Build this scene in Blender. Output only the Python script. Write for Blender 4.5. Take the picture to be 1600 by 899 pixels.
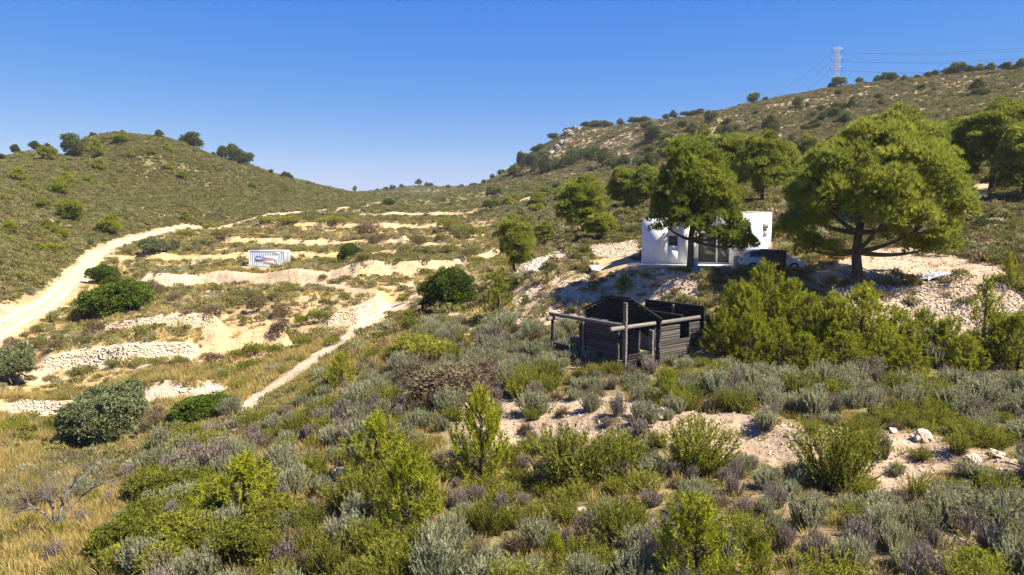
import bpy, bmesh, math
import numpy as np
from mathutils import Vector, Matrix, Euler

for _o in list(bpy.data.objects):
    bpy.data.objects.remove(_o, do_unlink=True)

SC = bpy.context.scene
COL = SC.collection
R_ = math.radians
rng = np.random.default_rng(7)

# ------------------------------------------------------------------ camera
FPX = 1081.0                 # focal length in photo pixels (1600 wide)
PITCH = R_(6.0)
cam = bpy.data.cameras.new("camera")
cam.sensor_width = 36.0
cam.lens = FPX / 1600.0 * 36.0
cam.clip_start = 0.5
cam.clip_end = 6000.0
camo = bpy.data.objects.new("camera", cam)
camo.location = (0, 0, 0)
camo.rotation_euler = (math.pi / 2 - PITCH, 0, 0)
COL.objects.link(camo)
SC.camera = camo

# ------------------------------------------------------------------ light
SUN_EL, SUN_AZ = R_(52.0), R_(109.0)      # azimuth clockwise from +Y: the sun stands to the right, slightly behind
sd = Vector((math.sin(SUN_AZ) * math.cos(SUN_EL), math.cos(SUN_AZ) * math.cos(SUN_EL), math.sin(SUN_EL)))
sun = bpy.data.lights.new("sun", 'SUN')
sun.energy = 5.0
sun.angle = R_(0.53)
sun.color = (1.0, 0.93, 0.80)
suno = bpy.data.objects.new("sun", sun)
suno.rotation_euler = (-sd).to_track_quat('-Z', 'Y').to_euler()
suno.location = sd * 200
COL.objects.link(suno)

world = bpy.data.worlds.new("World")
SC.world = world
world.use_nodes = True
nt = world.node_tree
bgn = nt.nodes["Background"]
sky = nt.nodes.new("ShaderNodeTexSky")
sky.sky_type = 'NISHITA'
sky.sun_disc = False
sky.sun_elevation = SUN_EL
sky.sun_rotation = SUN_AZ
sky.altitude = 400
sky.air_density = 1.0
sky.dust_density = 0.35
sky.ozone_density = 2.6
hs = nt.nodes.new("ShaderNodeHueSaturation")
hs.inputs['Saturation'].default_value = 1.32
hs.inputs['Hue'].default_value = 0.512
tn = nt.nodes.new("ShaderNodeVectorMath"); tn.operation = 'MULTIPLY'
tn.inputs[1].default_value = (.74, .82, .98)
nt.links.new(sky.outputs[0], hs.inputs['Color'])
nt.links.new(hs.outputs[0], tn.inputs[0])
sp_ = nt.nodes.new("ShaderNodeSeparateColor"); cb_ = nt.nodes.new("ShaderNodeCombineColor")
nt.links.new(tn.outputs[0], sp_.inputs[0])
for _i, (_g, _a) in enumerate(((1.22, .47), (.72, .88), (.2, 2.95))):      # response of the camera to the clear sky, per channel
    _p = nt.nodes.new("ShaderNodeMath"); _p.operation = 'POWER'; _p.inputs[1].default_value = _g
    _m = nt.nodes.new("ShaderNodeMath"); _m.operation = 'MULTIPLY'; _m.inputs[1].default_value = _a
    nt.links.new(sp_.outputs[_i], _p.inputs[0]); nt.links.new(_p.outputs[0], _m.inputs[0]); nt.links.new(_m.outputs[0], cb_.inputs[_i])
nt.links.new(cb_.outputs[0], bgn.inputs['Color'])
bgn.inputs['Strength'].default_value = 0.063

SC.view_settings.view_transform = 'Standard'
SC.view_settings.look = 'None'
SC.view_settings.exposure = 1.62
SC.view_settings.gamma = 1.0
SC.render.engine = 'CYCLES'
SC.cycles.max_bounces = 8
SC.cycles.diffuse_bounces = 6
SC.cycles.glossy_bounces = 2
SC.cycles.transmission_bounces = 6
SC.cycles.transparent_max_bounces = 6
SC.cycles.use_denoising = True

# ------------------------------------------------------------------ small maths
CP, SP = math.cos(PITCH), math.sin(PITCH)

def ray(u, v):
    r = (np.asarray(u, float) - 800.0) / FPX
    w = (449.5 - np.asarray(v, float)) / FPX
    return np.stack([r, CP + w * SP, -SP + w * CP], -1)

def pxd(u, v, D):
    d = ray(u, v)
    return d * (np.asarray(D, float) / d[..., 1])[..., None]

def project(P):
    P = np.asarray(P, float)
    f = P[..., 1] * CP - P[..., 2] * SP
    up = P[..., 1] * SP + P[..., 2] * CP
    f = np.maximum(f, 1e-3)
    return 800 + FPX * P[..., 0] / f, 449.5 - FPX * up / f

def smooth(a, b, x):
    t = np.clip((x - a) / (b - a), 0, 1)
    return t * t * (3 - 2 * t)

_perm = np.random.default_rng(3).random((256, 256))
def vnoise(x, y):
    xi = np.floor(x).astype(int); yi = np.floor(y).astype(int)
    fx = x - xi; fy = y - yi
    fx = fx * fx * (3 - 2 * fx); fy = fy * fy * (3 - 2 * fy)
    a = _perm[xi & 255, yi & 255]; b = _perm[(xi + 1) & 255, yi & 255]
    c = _perm[xi & 255, (yi + 1) & 255]; d = _perm[(xi + 1) & 255, (yi + 1) & 255]
    return (a * (1 - fx) + b * fx) * (1 - fy) + (c * (1 - fx) + d * fx) * fy

def fbm(x, y, octv=4):
    s = 0; a = .5
    for i in range(octv):
        s = s + a * vnoise(x * 2 ** i + 17.3 * i, y * 2 ** i + 9.1 * i); a *= .5
    return s / (1 - .5 ** octv)

# ------------------------------------------------------------------ terrain: step walls
# each: base line (u, v, distance), height, thickness of the riser, fade length behind it
WALLS = {
 'w1': ([(-80,658,46),(60,650,47.5),(190,640,48),(300,628,48),(358,604,50)], 1.5, .7, 16),
 'w2': ([(60,566,58.5),(200,572,58.5),(315,560,60)], 1.45, .6, 14),
 'w2b': ([(318,548,60),(380,546,60),(452,534,62)], 2.1, 1.6, 6),
 'w3': ([(150,512,67.5),(240,513,67.8),(345,506,68.5)], 1.25, .6, 16),
 'w3b': ([(510,495,69),(560,493,70),(603,478,74)], 1.5, .8, 12),
 'w4': ([(215,442,98),(300,446,98),(440,447,97),(560,447,97),(650,445,98),(690,428,101),(780,407,109)], 1.9, .8, 20),
 'w5': ([(170,405,123),(380,406,124),(480,404,125),(640,402,127)], 1.2, .7, 22),
 'w6': ([(330,387,143),(480,386,143),(640,384,145)], 1.25, .8, 24),
 'w7': ([(400,362,174),(550,361,175),(700,360,177)], 1.4, .8, 30),
 'w8': ([(560,346,207),(700,345,208),(860,342,212)], 1.3, .9, 30),
 'w9': ([(625,388,138),(705,385,140)], 1.3, .8, 12),
 'w0': ([(660,690,28.5),(800,700,27.5),(1000,715,26.3),(1200,725,25.2),(1380,745,23.7),(1640,775,22.0)], 1.0, 1.5, 7),
}
_W = {}
for k, (pl, H, w, L) in WALLS.items():
    P = pxd(np.array([p[0] for p in pl]), np.array([p[1] for p in pl]), np.array([p[2] for p in pl]))
    th = np.arctan2(P[:, 0], P[:, 1]); r = np.hypot(P[:, 0], P[:, 1])
    _W[k] = (th, r, H, w, L)

def steps(th, r):
    s = np.zeros_like(r)
    for i, (k, (wt, wr, H, w, L)) in enumerate(_W.items()):
        arc = th * wr.mean()
        rw = np.interp(th, wt, wr) + .9 * (vnoise(arc / 5 + i * 7 + 90, r * 0 + i) - .5) + .35 * (vnoise(arc / 1.6 + i + 200, r * 0 + 3 * i) - .5)
        edge = .8 / wr.mean()
        win = smooth(wt[0] - edge, wt[0] + edge * 1.5, th) * (1 - smooth(wt[-1] - edge * 1.5, wt[-1] + edge, th))
        hh = H * (.55 + .75 * vnoise(arc / 4.5 + 5 * i + 150, r * 0 + 2 * i))
        w = w * (.7 + 1.6 * vnoise(arc / 3 + 9 * i + 120, r * 0 + 4 * i) ** 2)
        d = r - rw
        s = s + hh * win * np.clip(d / w, 0, 1) * np.exp(-np.maximum(d - w, 0) / L)
    return s

# ------------------------------------------------------------------ terrain: control heights
CT = [
 (0,899,22),(400,899,20),(800,899,18),(1200,899,17),(1600,899,16.5),
 (0,800,30),(100,785,30),(200,800,27),(400,760,27),(400,680,34),(300,700,35),(380,640,42),(500,640,36),(500,555,54),(610,480,75),
 (175,690,42),(0,690,40),(90,690,42),(600,640,33),(600,560,42),(650,520,48),(700,490,58),(760,500,50),(760,560,41),
 (600,760,24.5),(800,740,26),(800,650,31),(1000,720,26),(1000,645,29.5),(1200,730,25),(1200,655,28.5),(1400,760,23),(1400,680,26.5),(1600,800,21),(1600,700,25),
 (950,578,36),(1050,578,36.3),(1200,600,33.5),(1400,620,31.5),(1600,640,30),(1200,560,38),(1400,560,37),(1600,580,35),(870,560,40),(1000,545,40.5),(900,540,42.5),
 (830,500,47),(900,480,46.5),(900,440,50),(850,440,52),(1000,440,48),(1000,420,50),(900,412,55),(890,395,60),(820,420,56),(800,440,57),(770,450,62),
 (1040,412,49),(1140,415,47.5),(1240,430,45),(1340,437,43.5),(1450,420,46),(1560,425,44),(1100,440,45),(1100,490,42),
 (1300,470,41),(1400,500,39.5),(1500,520,38.5),(1600,540,37),(1400,455,42.5),(1550,460,41),(1200,480,41),
 (960,385,60),(940,375,63),(1210,382,57),(1215,345,62),(1100,300,85),(900,345,95),(860,390,75),(850,345,140),(800,360,150),(760,400,108),(720,412,104),
 (1500,340,62),(1540,300,72),(1600,270,80),(1600,380,52),(1500,395,50),(1400,380,56),(1400,330,68),(1250,300,85),
 (1200,250,150),(1400,200,160),(1600,180,140),(1500,150,230),
 (1600,112,280),(1500,118,300),(1400,130,330),(1310,139,345),(1200,160,360),(1100,182,370),(1000,192,380),(930,199,385),(890,207,385),(850,230,390),(810,257,395),(770,284,400),(740,294,420),
 (1000,240,290),(900,240,340),(900,290,230),(800,300,280),(800,325,200),(1000,320,130),(900,325,150),(1100,240,230),(1300,170,270),
 (640,341,205),(700,325,260),(600,318,285),(680,306,420),(600,305,450),(650,292,700),(590,301,650),(710,294,680),(740,296,600),(500,303,600),
 (420,417,113),(300,400,125),(300,375,150),(250,380,145),(500,370,155),(600,365,165),(500,338,200),(400,347,188),
 (620,440,92),(650,465,77),(560,495,70),(450,480,78),(430,450,93),(300,470,80),(400,520,65),(330,520,64),(200,520,65),(420,570,55),(250,560,59),(200,600,52),(330,600,50),(50,600,55),(250,640,44),
 (0,520,66),(60,480,80),(120,430,100),(150,400,122),(190,385,138),(250,368,160),(320,350,190),(420,337,205),(510,328,235),
 (0,440,80),(0,400,92),(60,400,105),(100,370,130),(0,330,125),(100,330,150),(0,280,165),(200,340,165),(200,290,195),(100,270,184),(300,280,220),(300,330,190),(400,312,232),(450,318,240),
 (0,250,195),(60,240,210),(130,217,226),(190,210,236),(250,216,244),(300,232,252),(400,265,275),(500,293,310),(560,304,340),(250,270,214),(400,290,252),(130,250,205),
]
CT = np.array(CT, float)
CPT = pxd(CT[:, 0], CT[:, 1], CT[:, 2])
# ground the picture does not show: (u column, distance, height)
HID = [(0,9,-12.5),(800,9,-11),(1600,9,-9.8),(0,4,-12.2),(800,4,-11),(1600,4,-10),
 (1100,64,-1.6),(1100,54,-3.3),(1050,57,-3.2),
 (1600,420,58),(1400,450,62),(1200,480,62),(1000,500,52),(900,520,44),(850,520,36),
 (1600,900,60),(1300,900,60),(1000,900,45),(800,900,26),(650,1200,15),(500,1200,10),(200,1200,10),(0,1200,10),
 (0,330,8),(190,360,12),(300,360,10),(400,380,7),(100,700,0),(400,700,6),
 (1600,2500,60),(800,2500,20),(0,2500,10)]
HP = np.array([((u - 800) / FPX * D, D, z) for u, D, z in HID], float)
CA = np.concatenate([CPT, HP])
# just behind every crest the ground falls away again
_sk = CT[(CT[:, 1] < 300) & (((CT[:, 0] >= 0) & (CT[:, 0] <= 560) & (CT[:, 2] >= 185) & (CT[:, 1] <= 294) & np.isin(CT[:, 1], [250,240,217,210,216,232,265,293])) | ((CT[:, 0] >= 740) & (CT[:, 2] >= 280) & np.isin(CT[:, 1], [112,118,130,139,160,182,192,199,207,230,257,284,294])))]
for _f, _g in ((1.06, .998), (1.16, .95), (1.32, .85)):
    _p = pxd(_sk[:, 0], _sk[:, 1], _sk[:, 2]); _lo = _p[:, 0] < 0
    _q = np.stack([_p[:, 0] * _f, _p[:, 1] * _f, np.where(_lo, _p[:, 2] * _g, _p[:, 2] * (1 + (_g - 1) * .35))], -1)
    CA = np.concatenate([CA, _q])
THMAX = 0.72

def _tr(x, y):
    th = np.arctan2(x, np.maximum(y, -1e9)); r = np.maximum(np.hypot(x, y), 3.0)
    return th, r
def _feat(th, r):
    tc = np.where(np.abs(th) > THMAX, np.sign(th) * (THMAX + .25 * np.tanh((np.abs(th) - THMAX) / .8)), th)
    return np.stack([2.2 * tc, np.log(r)], -1)
_cth, _cr = _tr(CA[:, 0], CA[:, 1])
_cf = _feat(_cth, _cr)
_cv = (CA[:, 2] - steps(_cth, _cr)) / _cr
def _kern(d2):
    return .5 * d2 * np.log(d2 + 1e-9)
_n = len(_cf)
_K = _kern(((_cf[:, None] - _cf[None]) ** 2).sum(-1)) + np.eye(_n) * 2e-4
_A = np.zeros((_n + 3, _n + 3)); _A[:_n, :_n] = _K
_A[:_n, _n] = 1; _A[:_n, _n + 1:] = _cf; _A[_n:, :_n] = _A[:_n, _n:].T
_w = np.linalg.solve(_A, np.concatenate([_cv, np.zeros(3)]))

# flat pads: (centre x, y, radius, height)
PADS = []

def base_h(x, y):
    x = np.asarray(x, float); y = np.asarray(y, float)
    sh = x.shape; x = x.ravel(); y = y.ravel()
    th, r = _tr(x, y)
    F = _feat(th, r); out = np.empty(len(x))
    for i in range(0, len(x), 40000):
        f = F[i:i + 40000]
        d2 = (f[:, :1] - _cf[None, :, 0]) ** 2 + (f[:, 1:] - _cf[None, :, 1]) ** 2
        out[i:i + 40000] = _kern(d2) @ _w[:_n] + _w[_n] + f @ _w[_n + 1:]
    z = out * r + steps(th, r)
    amp = np.interp(r, [5, 30, 60, 150, 400], [.10, .16, .25, .55, 1.5])
    z = z + amp * 1.6 * (fbm(x / 5.5, y / 5.5, 3) - .5) * np.interp(r, [0, 60, 200], [1, 1, .6])
    z = z + amp * 1.5 * (fbm(x / 26 + 40, y / 26, 3) - .5) * smooth(60, 200, r)
    z = z + .16 * (fbm(x / 1.1, y / 1.1, 3) - .5) * (1 - smooth(90, 200, r))
    for (px_, py_, pr, pz) in PADS:
        d = np.hypot(x - px_, y - py_)
        k = 1 - smooth(pr * .75, pr * 1.25, d)
        z = z * (1 - k) + (pz + .02 * (z - pz)) * k
    return z.reshape(sh)

PADS += [(13.2, 51.0, 6.0, -3.5), (6.2, 39.6, 4.3, -8.25), (18.6, 45.6, 3.0, -3.75)]

_DS = np.exp(np.linspace(math.log(6), math.log(1600), 900))
def hit(u, v):
    """where the view line through a photo pixel first meets the ground"""
    u = np.atleast_1d(np.asarray(u, float)); v = np.atleast_1d(np.asarray(v, float))
    res = np.full((len(u), 3), np.nan)
    d = ray(u, v)
    for i in range(len(u)):
        P = d[i][None] * (_DS / d[i][1])[:, None]
        g = P[:, 2] - base_h(P[:, 0], P[:, 1])
        b = np.nonzero(g <= 0)[0]
        if len(b) == 0: continue
        k = b[0]
        if k == 0: res[i] = P[0]; continue
        t = g[k - 1] / (g[k - 1] - g[k] + 1e-9)
        res[i] = P[k - 1] * (1 - t) + P[k] * t
    return res
def H(x, y):
    return float(base_h(np.array([x]), np.array([y]))[0])

# ------------------------------------------------------------------ materials
def newmat(name):
    m = bpy.data.materials.new(name); m.use_nodes = True
    n = m.node_tree.nodes; b = n["Principled BSDF"]
    return m, n, m.node_tree.links, b

def leaf_mat(name, cols, transl=.3, rough=.75, objvar=.35, spec=.15):
    """cols: dark-to-light leaf pigments, picked per blade by the attribute 'tone' and shifted per plant"""
    m, n, l, b = newmat(name)
    at = n.new("ShaderNodeAttribute"); at.attribute_name = 'tone'
    oi = n.new("ShaderNodeObjectInfo")
    mr = n.new("ShaderNodeMath"); mr.operation = 'MULTIPLY_ADD'
    mr.inputs[1].default_value = objvar; mr.inputs[2].default_value = -objvar / 2
    l.new(oi.outputs['Random'], mr.inputs[0])
    ad = n.new("ShaderNodeMath"); ad.operation = 'ADD'
    l.new(at.outputs['Fac'], ad.inputs[0]); l.new(mr.outputs[0], ad.inputs[1])
    rp = n.new("ShaderNodeValToRGB")
    el = rp.color_ramp.elements
    k = len(cols)
    el[0].position = 0; el[0].color = (*cols[0], 1)
    el[1].position = 1; el[1].color = (*cols[-1], 1)
    for i in range(1, k - 1):
        e = el.new(i / (k - 1)); e.color = (*cols[i], 1)
    l.new(ad.outputs[0], rp.inputs[0])
    l.new(rp.outputs[0], b.inputs['Base Color'])
    b.inputs['Roughness'].default_value = rough
    b.inputs['Specular IOR Level'].default_value = spec
    if transl > 0:
        tr = n.new("ShaderNodeBsdfTranslucent"); l.new(rp.outputs[0], tr.inputs[0])
        mx = n.new("ShaderNodeMixShader"); mx.inputs[0].default_value = transl
        l.new(b.outputs[0], mx.inputs[1]); l.new(tr.outputs[0], mx.inputs[2])
        l.new(mx.outputs[0], n["Material Output"].inputs[0])
    return m

def noise_mat(name, c1, c2, scale=4, rough=.85, bump=.3, bscale=None, stretch=None, objvar=0, spec=.2, metal=0, detail=5, dist=.02):
    m, n, l, b = newmat(name)
    tc = n.new("ShaderNodeTexCoord"); src = tc.outputs['Object']
    mp = n.new("ShaderNodeMapping"); l.new(src, mp.inputs[0])
    if stretch: mp.inputs['Scale'].default_value = stretch
    oi = n.new("ShaderNodeObjectInfo")
    cmb = n.new("ShaderNodeVectorMath"); cmb.operation = 'MULTIPLY_ADD'
    cmb.inputs[1].default_value = (37, 37, 37)
    l.new(oi.outputs['Random'], cmb.inputs[0]); l.new(mp.outputs[0], cmb.inputs[2])
    no = n.new("ShaderNodeTexNoise"); no.inputs['Scale'].default_value = scale; no.inputs['Detail'].default_value = detail
    l.new(cmb.outputs[0], no.inputs['Vector'])
    rp = n.new("ShaderNodeValToRGB"); rp.color_ramp.elements[0].position = .32; rp.color_ramp.elements[1].position = .68
    rp.color_ramp.elements[0].color = (*c1, 1); rp.color_ramp.elements[1].color = (*c2, 1)
    l.new(no.outputs['Fac'], rp.inputs[0]); out = rp.outputs[0]
    if objvar:
        hv = n.new("ShaderNodeHueSaturation"); l.new(out, hv.inputs['Color'])
        mr = n.new("ShaderNodeMapRange"); mr.inputs['To Min'].default_value = 1 - objvar; mr.inputs['To Max'].default_value = 1 + objvar
        l.new(oi.outputs['Random'], mr.inputs['Value']); l.new(mr.outputs[0], hv.inputs['Value']); out = hv.outputs[0]
    l.new(out, b.inputs['Base Color'])
    b.inputs['Roughness'].default_value = rough; b.inputs['Specular IOR Level'].default_value = spec; b.inputs['Metallic'].default_value = metal
    if bump:
        bn = n.new("ShaderNodeTexNoise"); bn.inputs['Scale'].default_value = bscale or scale * 3; bn.inputs['Detail'].default_value = 4
        l.new(cmb.outputs[0], bn.inputs['Vector'])
        bp = n.new("ShaderNodeBump"); bp.inputs['Strength'].default_value = bump; bp.inputs['Distance'].default_value = dist
        l.new(bn.outputs['Fac'], bp.inputs['Height']); l.new(bp.outputs[0], b.inputs['Normal'])
    return m

M = {}
M['pine'] = leaf_mat('pine_needles', [(.130,.158,.024),(.250,.275,.037),(.390,.400,.056)], .46)
M['pine_far'] = leaf_mat('distant_pine_needles', [(.058,.074,.020),(.105,.122,.026),(.160,.170,.036)], .35, objvar=.6)
M['pine_young'] = leaf_mat('young_pine_needles', [(.150,.165,.013),(.255,.270,.018),(.355,.355,.026)], .5, objvar=.45)
M['lime'] = leaf_mat('lime_pine_needles', [(.165,.185,.012),(.265,.280,.016),(.370,.370,.028)], .45, objvar=.35)
M['silver'] = leaf_mat('silver_leaves', [(.195,.198,.100),(.295,.292,.160),(.395,.385,.235)], .45, objvar=.5)
M['mauve'] = leaf_mat('dry_mauve_stalks', [(.160,.122,.092),(.245,.195,.152),(.335,.275,.220)], .25, objvar=.5)
M['green'] = leaf_mat('rosemary_leaves', [(.110,.118,.016),(.200,.204,.024),(.300,.290,.036)], .46, objvar=.5)
M['mastic'] = leaf_mat('mastic_leaves', [(.046,.072,.009),(.088,.126,.012),(.135,.180,.017)], .35, objvar=.4)
M['oak'] = leaf_mat('oak_leaves', [(.085,.100,.040),(.150,.168,.068),(.220,.235,.105)], .3, objvar=.3)
M['brown'] = leaf_mat('dry_brown_twigs', [(.080,.056,.030),(.145,.105,.058),(.220,.165,.095)], .2, objvar=.5)
M['straw'] = leaf_mat('dry_grass', [(.25,.185,.060),(.39,.290,.095),(.52,.400,.155)], .4, objvar=.5)
M['olivegrass'] = leaf_mat('olive_grass', [(.140,.130,.030),(.220,.195,.045),(.31,.27,.07)], .4, objvar=.5)
M['scrubg'] = leaf_mat('scrub_leaves', [(.125,.124,.034),(.205,.192,.056),(.300,.272,.092)], .35, objvar=.7)
M['scrubd'] = leaf_mat('dry_scrub', [(.15,.105,.055),(.25,.18,.095),(.36,.27,.15)], .25, objvar=.7)
M['scrubo'] = leaf_mat('far_scrub_leaves', [(.110,.108,.034),(.180,.170,.056),(.265,.240,.090)], .35, objvar=.7)
M['bark'] = noise_mat('pine_bark', (.045,.032,.024), (.12,.09,.068), 6, .9, .6, 14, (1, 1, .35))
M['deadwood'] = noise_mat('dead_wood', (.13,.11,.10), (.30,.27,.24), 9, .9, .4, 20)
M['stone'] = noise_mat('limestone', (.40,.315,.225), (.55,.45,.34), 3, .95, .5, 9, objvar=.22)
M['stonew'] = noise_mat('white_limestone', (.50,.44,.36), (.64,.59,.51), 3, .95, .5, 9, objvar=.15)

# ------------------------------------------------------------------ mesh helpers
class MB:
    def __init__(s): s.V = []; s.F = []; s.T = []; s.Mi = []; s.n = 0
    def add(s, V, F, tone=.5, mi=0):
        V = np.asarray(V, float).reshape(-1, 3); F = np.asarray(F, int)
        if F.shape[1] == 4: F = np.concatenate([F[:, [0, 1, 2]], F[:, [0, 2, 3]]])
        s.V.append(V); s.F.append(F + s.n); s.n += len(V)
        s.T.append(np.broadcast_to(np.asarray(tone, float), (len(V),)))
        s.Mi.append(np.full(len(F), mi, np.int32))
    def mesh(s, name, mats, smooth_=False):
        me = bpy.data.meshes.new(name)
        V = np.concatenate(s.V); F = np.concatenate(s.F)
        fill_mesh(me, V, F, smooth_)
        a = me.attributes.new('tone', 'FLOAT', 'POINT'); a.data.foreach_set('value', np.concatenate(s.T).astype(np.float32))
        for m in (mats if isinstance(mats, (list, tuple)) else [mats]): me.materials.append(m)
        if len(me.materials) > 1: me.polygons.foreach_set('material_index', np.concatenate(s.Mi))
        return me

def fill_mesh(me, V, F, smooth_=False):
    k = F.shape[1]
    me.vertices.add(len(V)); me.vertices.foreach_set('co', np.ascontiguousarray(V, dtype=np.float32).ravel())
    me.loops.add(F.size); me.loops.foreach_set('vertex_index', np.ascontiguousarray(F, dtype=np.int32).ravel())
    me.polygons.add(len(F)); me.polygons.foreach_set('loop_start', np.arange(0, F.size, k, dtype=np.int32))
    if smooth_: me.polygons.foreach_set('use_smooth', np.ones(len(F), bool))
    me.update(); me.validate()

def nrm(a): return a / (np.linalg.norm(a, axis=-1, keepdims=True) + 1e-9)

def blades(mb, g, C, Dv, n, L, W, spread, tone, tvar=.25, mi=0, diamond=False):
    """n small blades at every centre, fanned about its direction"""
    N = len(C)
    if N == 0: return
    C = np.repeat(C, n, 0); d = np.repeat(Dv, n, 0)
    d = nrm(d + spread * g.normal(size=d.shape))
    l = np.broadcast_to(L, (N,)).repeat(n) * g.uniform(.65, 1.25, N * n)
    w = W * g.uniform(.7, 1.3, N * n)
    side = nrm(np.cross(d, g.normal(size=d.shape)))
    t = np.clip(np.broadcast_to(tone, (N,)).repeat(n) + tvar * g.uniform(-1, 1, N * n), 0, 1)
    tip = C + d * l[:, None]
    k = N * n
    if diamond:
        mid = C + d * (l * .5)[:, None]; nn = np.cross(d, side)
        V = np.stack([C, mid + side * (w / 2)[:, None] + nn * (w * .15)[:, None], tip, mid - side * (w / 2)[:, None] + nn * (w * .15)[:, None]], 1)
        i = np.arange(k)[:, None] * 4
        F = np.concatenate([i + [0, 1, 2], i + [0, 2, 3]])
        mb.add(V.reshape(-1, 3), F, np.repeat(t, 4), mi)
    else:
        V = np.stack([C - side * (w / 2)[:, None], C + side * (w / 2)[:, None], tip], 1)
        F = np.arange(k * 3).reshape(-1, 3)
        mb.add(V.reshape(-1, 3), F, np.repeat(t, 3), mi)

def tube(mb, P, Rd, sides=5, tone=.5, mi=0):
    P = np.asarray(P, float); Rd = np.broadcast_to(Rd, (len(P),))
    T = nrm(np.gradient(P, axis=0))
    a = np.array([.31, .87, .13]); u = nrm(np.cross(T, a)); v = np.cross(T, u)
    an = np.linspace(0, 2 * math.pi, sides, endpoint=False)
    ring = P[:, None] + Rd[:, None, None] * (u[:, None] * np.cos(an)[None, :, None] + v[:, None] * np.sin(an)[None, :, None])
    k = len(P); i = np.arange(k * sides).reshape(k, sides)
    F = np.stack([i[:-1], np.roll(i[:-1], -1, 1), np.roll(i[1:], -1, 1), i[1:]], -1).reshape(-1, 4)
    mb.add(ring.reshape(-1, 3), F, tone, mi)

def bez(a, b, c, k=6):
    t = np.linspace(0, 1, k)[:, None]
    return (1 - t) ** 2 * np.asarray(a) + 2 * t * (1 - t) * np.asarray(b) + t * t * np.asarray(c)

BOXF = np.array([[0,2,3,1],[4,5,7,6],[0,1,5,4],[2,6,7,3],[0,4,6,2],[1,3,7,5]])
def box(mb, lo, hi, tone=.5, mi=0, M4=None):
    V = np.array([[x, y, z] for z in (lo[2], hi[2]) for y in (lo[1], hi[1]) for x in (lo[0], hi[0])], float)
    if M4 is not None: V = (np.asarray(M4) @ np.c_[V, np.ones(8)].T).T[:, :3]
    mb.add(V, BOXF, tone, mi)

def link(name, data, parent=None, **pr):
    o = bpy.data.objects.new(name, data); COL.objects.link(o)
    if parent is not None: o.parent = parent
    for k, v in pr.items(): o[k] = v
    return o
def empty(name, loc, rz=0, label=None, cat=None, group=None):
    o = bpy.data.objects.new(name, None); COL.objects.link(o)
    o.location = loc; o.rotation_euler = (0, 0, rz); o.empty_display_size = .3
    tag(o, label, cat, group)
    return o
def tag(o, label=None, cat=None, group=None, kind=None):
    if label: o['label'] = label
    if cat: o['category'] = cat
    if group: o['group'] = group
    if kind: o['kind'] = kind
    return o

# ------------------------------------------------------------------ ground sheet
def poly_mask(x, y, pts):
    pts = np.asarray(pts)[:, :2]
    m = np.zeros(len(x), bool)
    b = (x >= pts[:, 0].min()) & (x <= pts[:, 0].max()) & (y >= pts[:, 1].min()) & (y <= pts[:, 1].max())
    xi = x[b]; yi = y[b]; ins = np.zeros(len(xi), bool)
    j = len(pts) - 1
    for i in range(len(pts)):
        (x1, y1), (x2, y2) = pts[i], pts[j]
        c = ((y1 > yi) != (y2 > yi)) & (xi < (x2 - x1) * (yi - y1) / (y2 - y1 + 1e-12) + x1)
        ins ^= c; j = i
    m[b] = ins
    return m
def line_dist(x, y, pts):
    d = np.full(len(x), 1e9)
    for (x1, y1), (x2, y2) in zip(pts[:-1], pts[1:]):
        dx, dy = x2 - x1, y2 - y1
        t = np.clip(((x - x1) * dx + (y - y1) * dy) / (dx * dx + dy * dy + 1e-9), 0, 1)
        d = np.minimum(d, np.hypot(x - x1 - t * dx, y - y1 - t * dy))
    return d
def hp(lst):
    a = np.array(lst, float); h = hit(a[:, 0], a[:, 1])
    return h[~np.isnan(h[:, 0])]

ROAD = hp([(-30,540),(0,516),(40,492),(85,464),(118,435),(138,410),(150,396),(175,385),(205,374),(250,362)])[:, :2]
ROAD = np.concatenate([ROAD, pxd(np.array([300,360,420,510,560,600]), np.array([353,346,337,328,323,318]), np.array([176,190,205,235,258,285]))[:, :2]])
PATH = hp([(368,652),(400,625),(440,600),(480,572),(520,545),(560,515),(600,488),(640,468)])[:, :2]
TRACK = hp([(640,467),(590,463),(540,452),(480,440),(420,436),(350,433)])[:, :2]
TRACK2 = hp([(1462,352),(1480,335),(1510,318),(1530,300),(1540,288)])[:, :2]
YARD = hp([(915,408),(985,404),(1003,411),(1075,414),(1150,418),(1150,426),(1085,424),(1000,424),(930,428)])
YARD2 = hp([(1380,388),(1460,376),(1500,402),(1580,430),(1600,437),(1520,445),(1420,442),(1330,440),(1260,440),(1270,425)])
BANK_L = hp([(800,460),(825,436),(900,424),(1000,428),(1080,428),(1100,440),(1090,468),(1000,480),(860,505),(800,508)])
WHITE = hp([(800,436),(812,415),(850,400),(888,390),(890,402),(860,414),(842,424),(825,440)])
BANK_R = hp([(1300,452),(1360,444),(1450,447),(1600,450),(1600,545),(1540,530),(1440,525),(1330,505),(1290,478)])
CUTB = hp([(915,388),(960,382),(1002,375),(1002,404),(930,404)])
FORE = hp([(690,640),(760,620),(870,625),(1010,630),(1100,645),(1200,655),(1330,668),(1440,680),(1530,700),(1600,715),(1600,745),(1480,735),(1400,790),(1340,760),(1200,735),(1080,700),(1000,690),(900,680),(790,700),(720,680)])
FORE2 = hp([(505,735),(535,715),(550,760),(520,790)])
FORE3 = hp([(330,875),(372,860),(380,899),(330,899)])
GRASS = hp([(0,760),(120,700),(220,700),(300,655),(380,640),(430,625),(520,560),(560,540),(560,580),(440,650),(420,700),(300,700),(240,760),(230,899),(0,899)])
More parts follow.
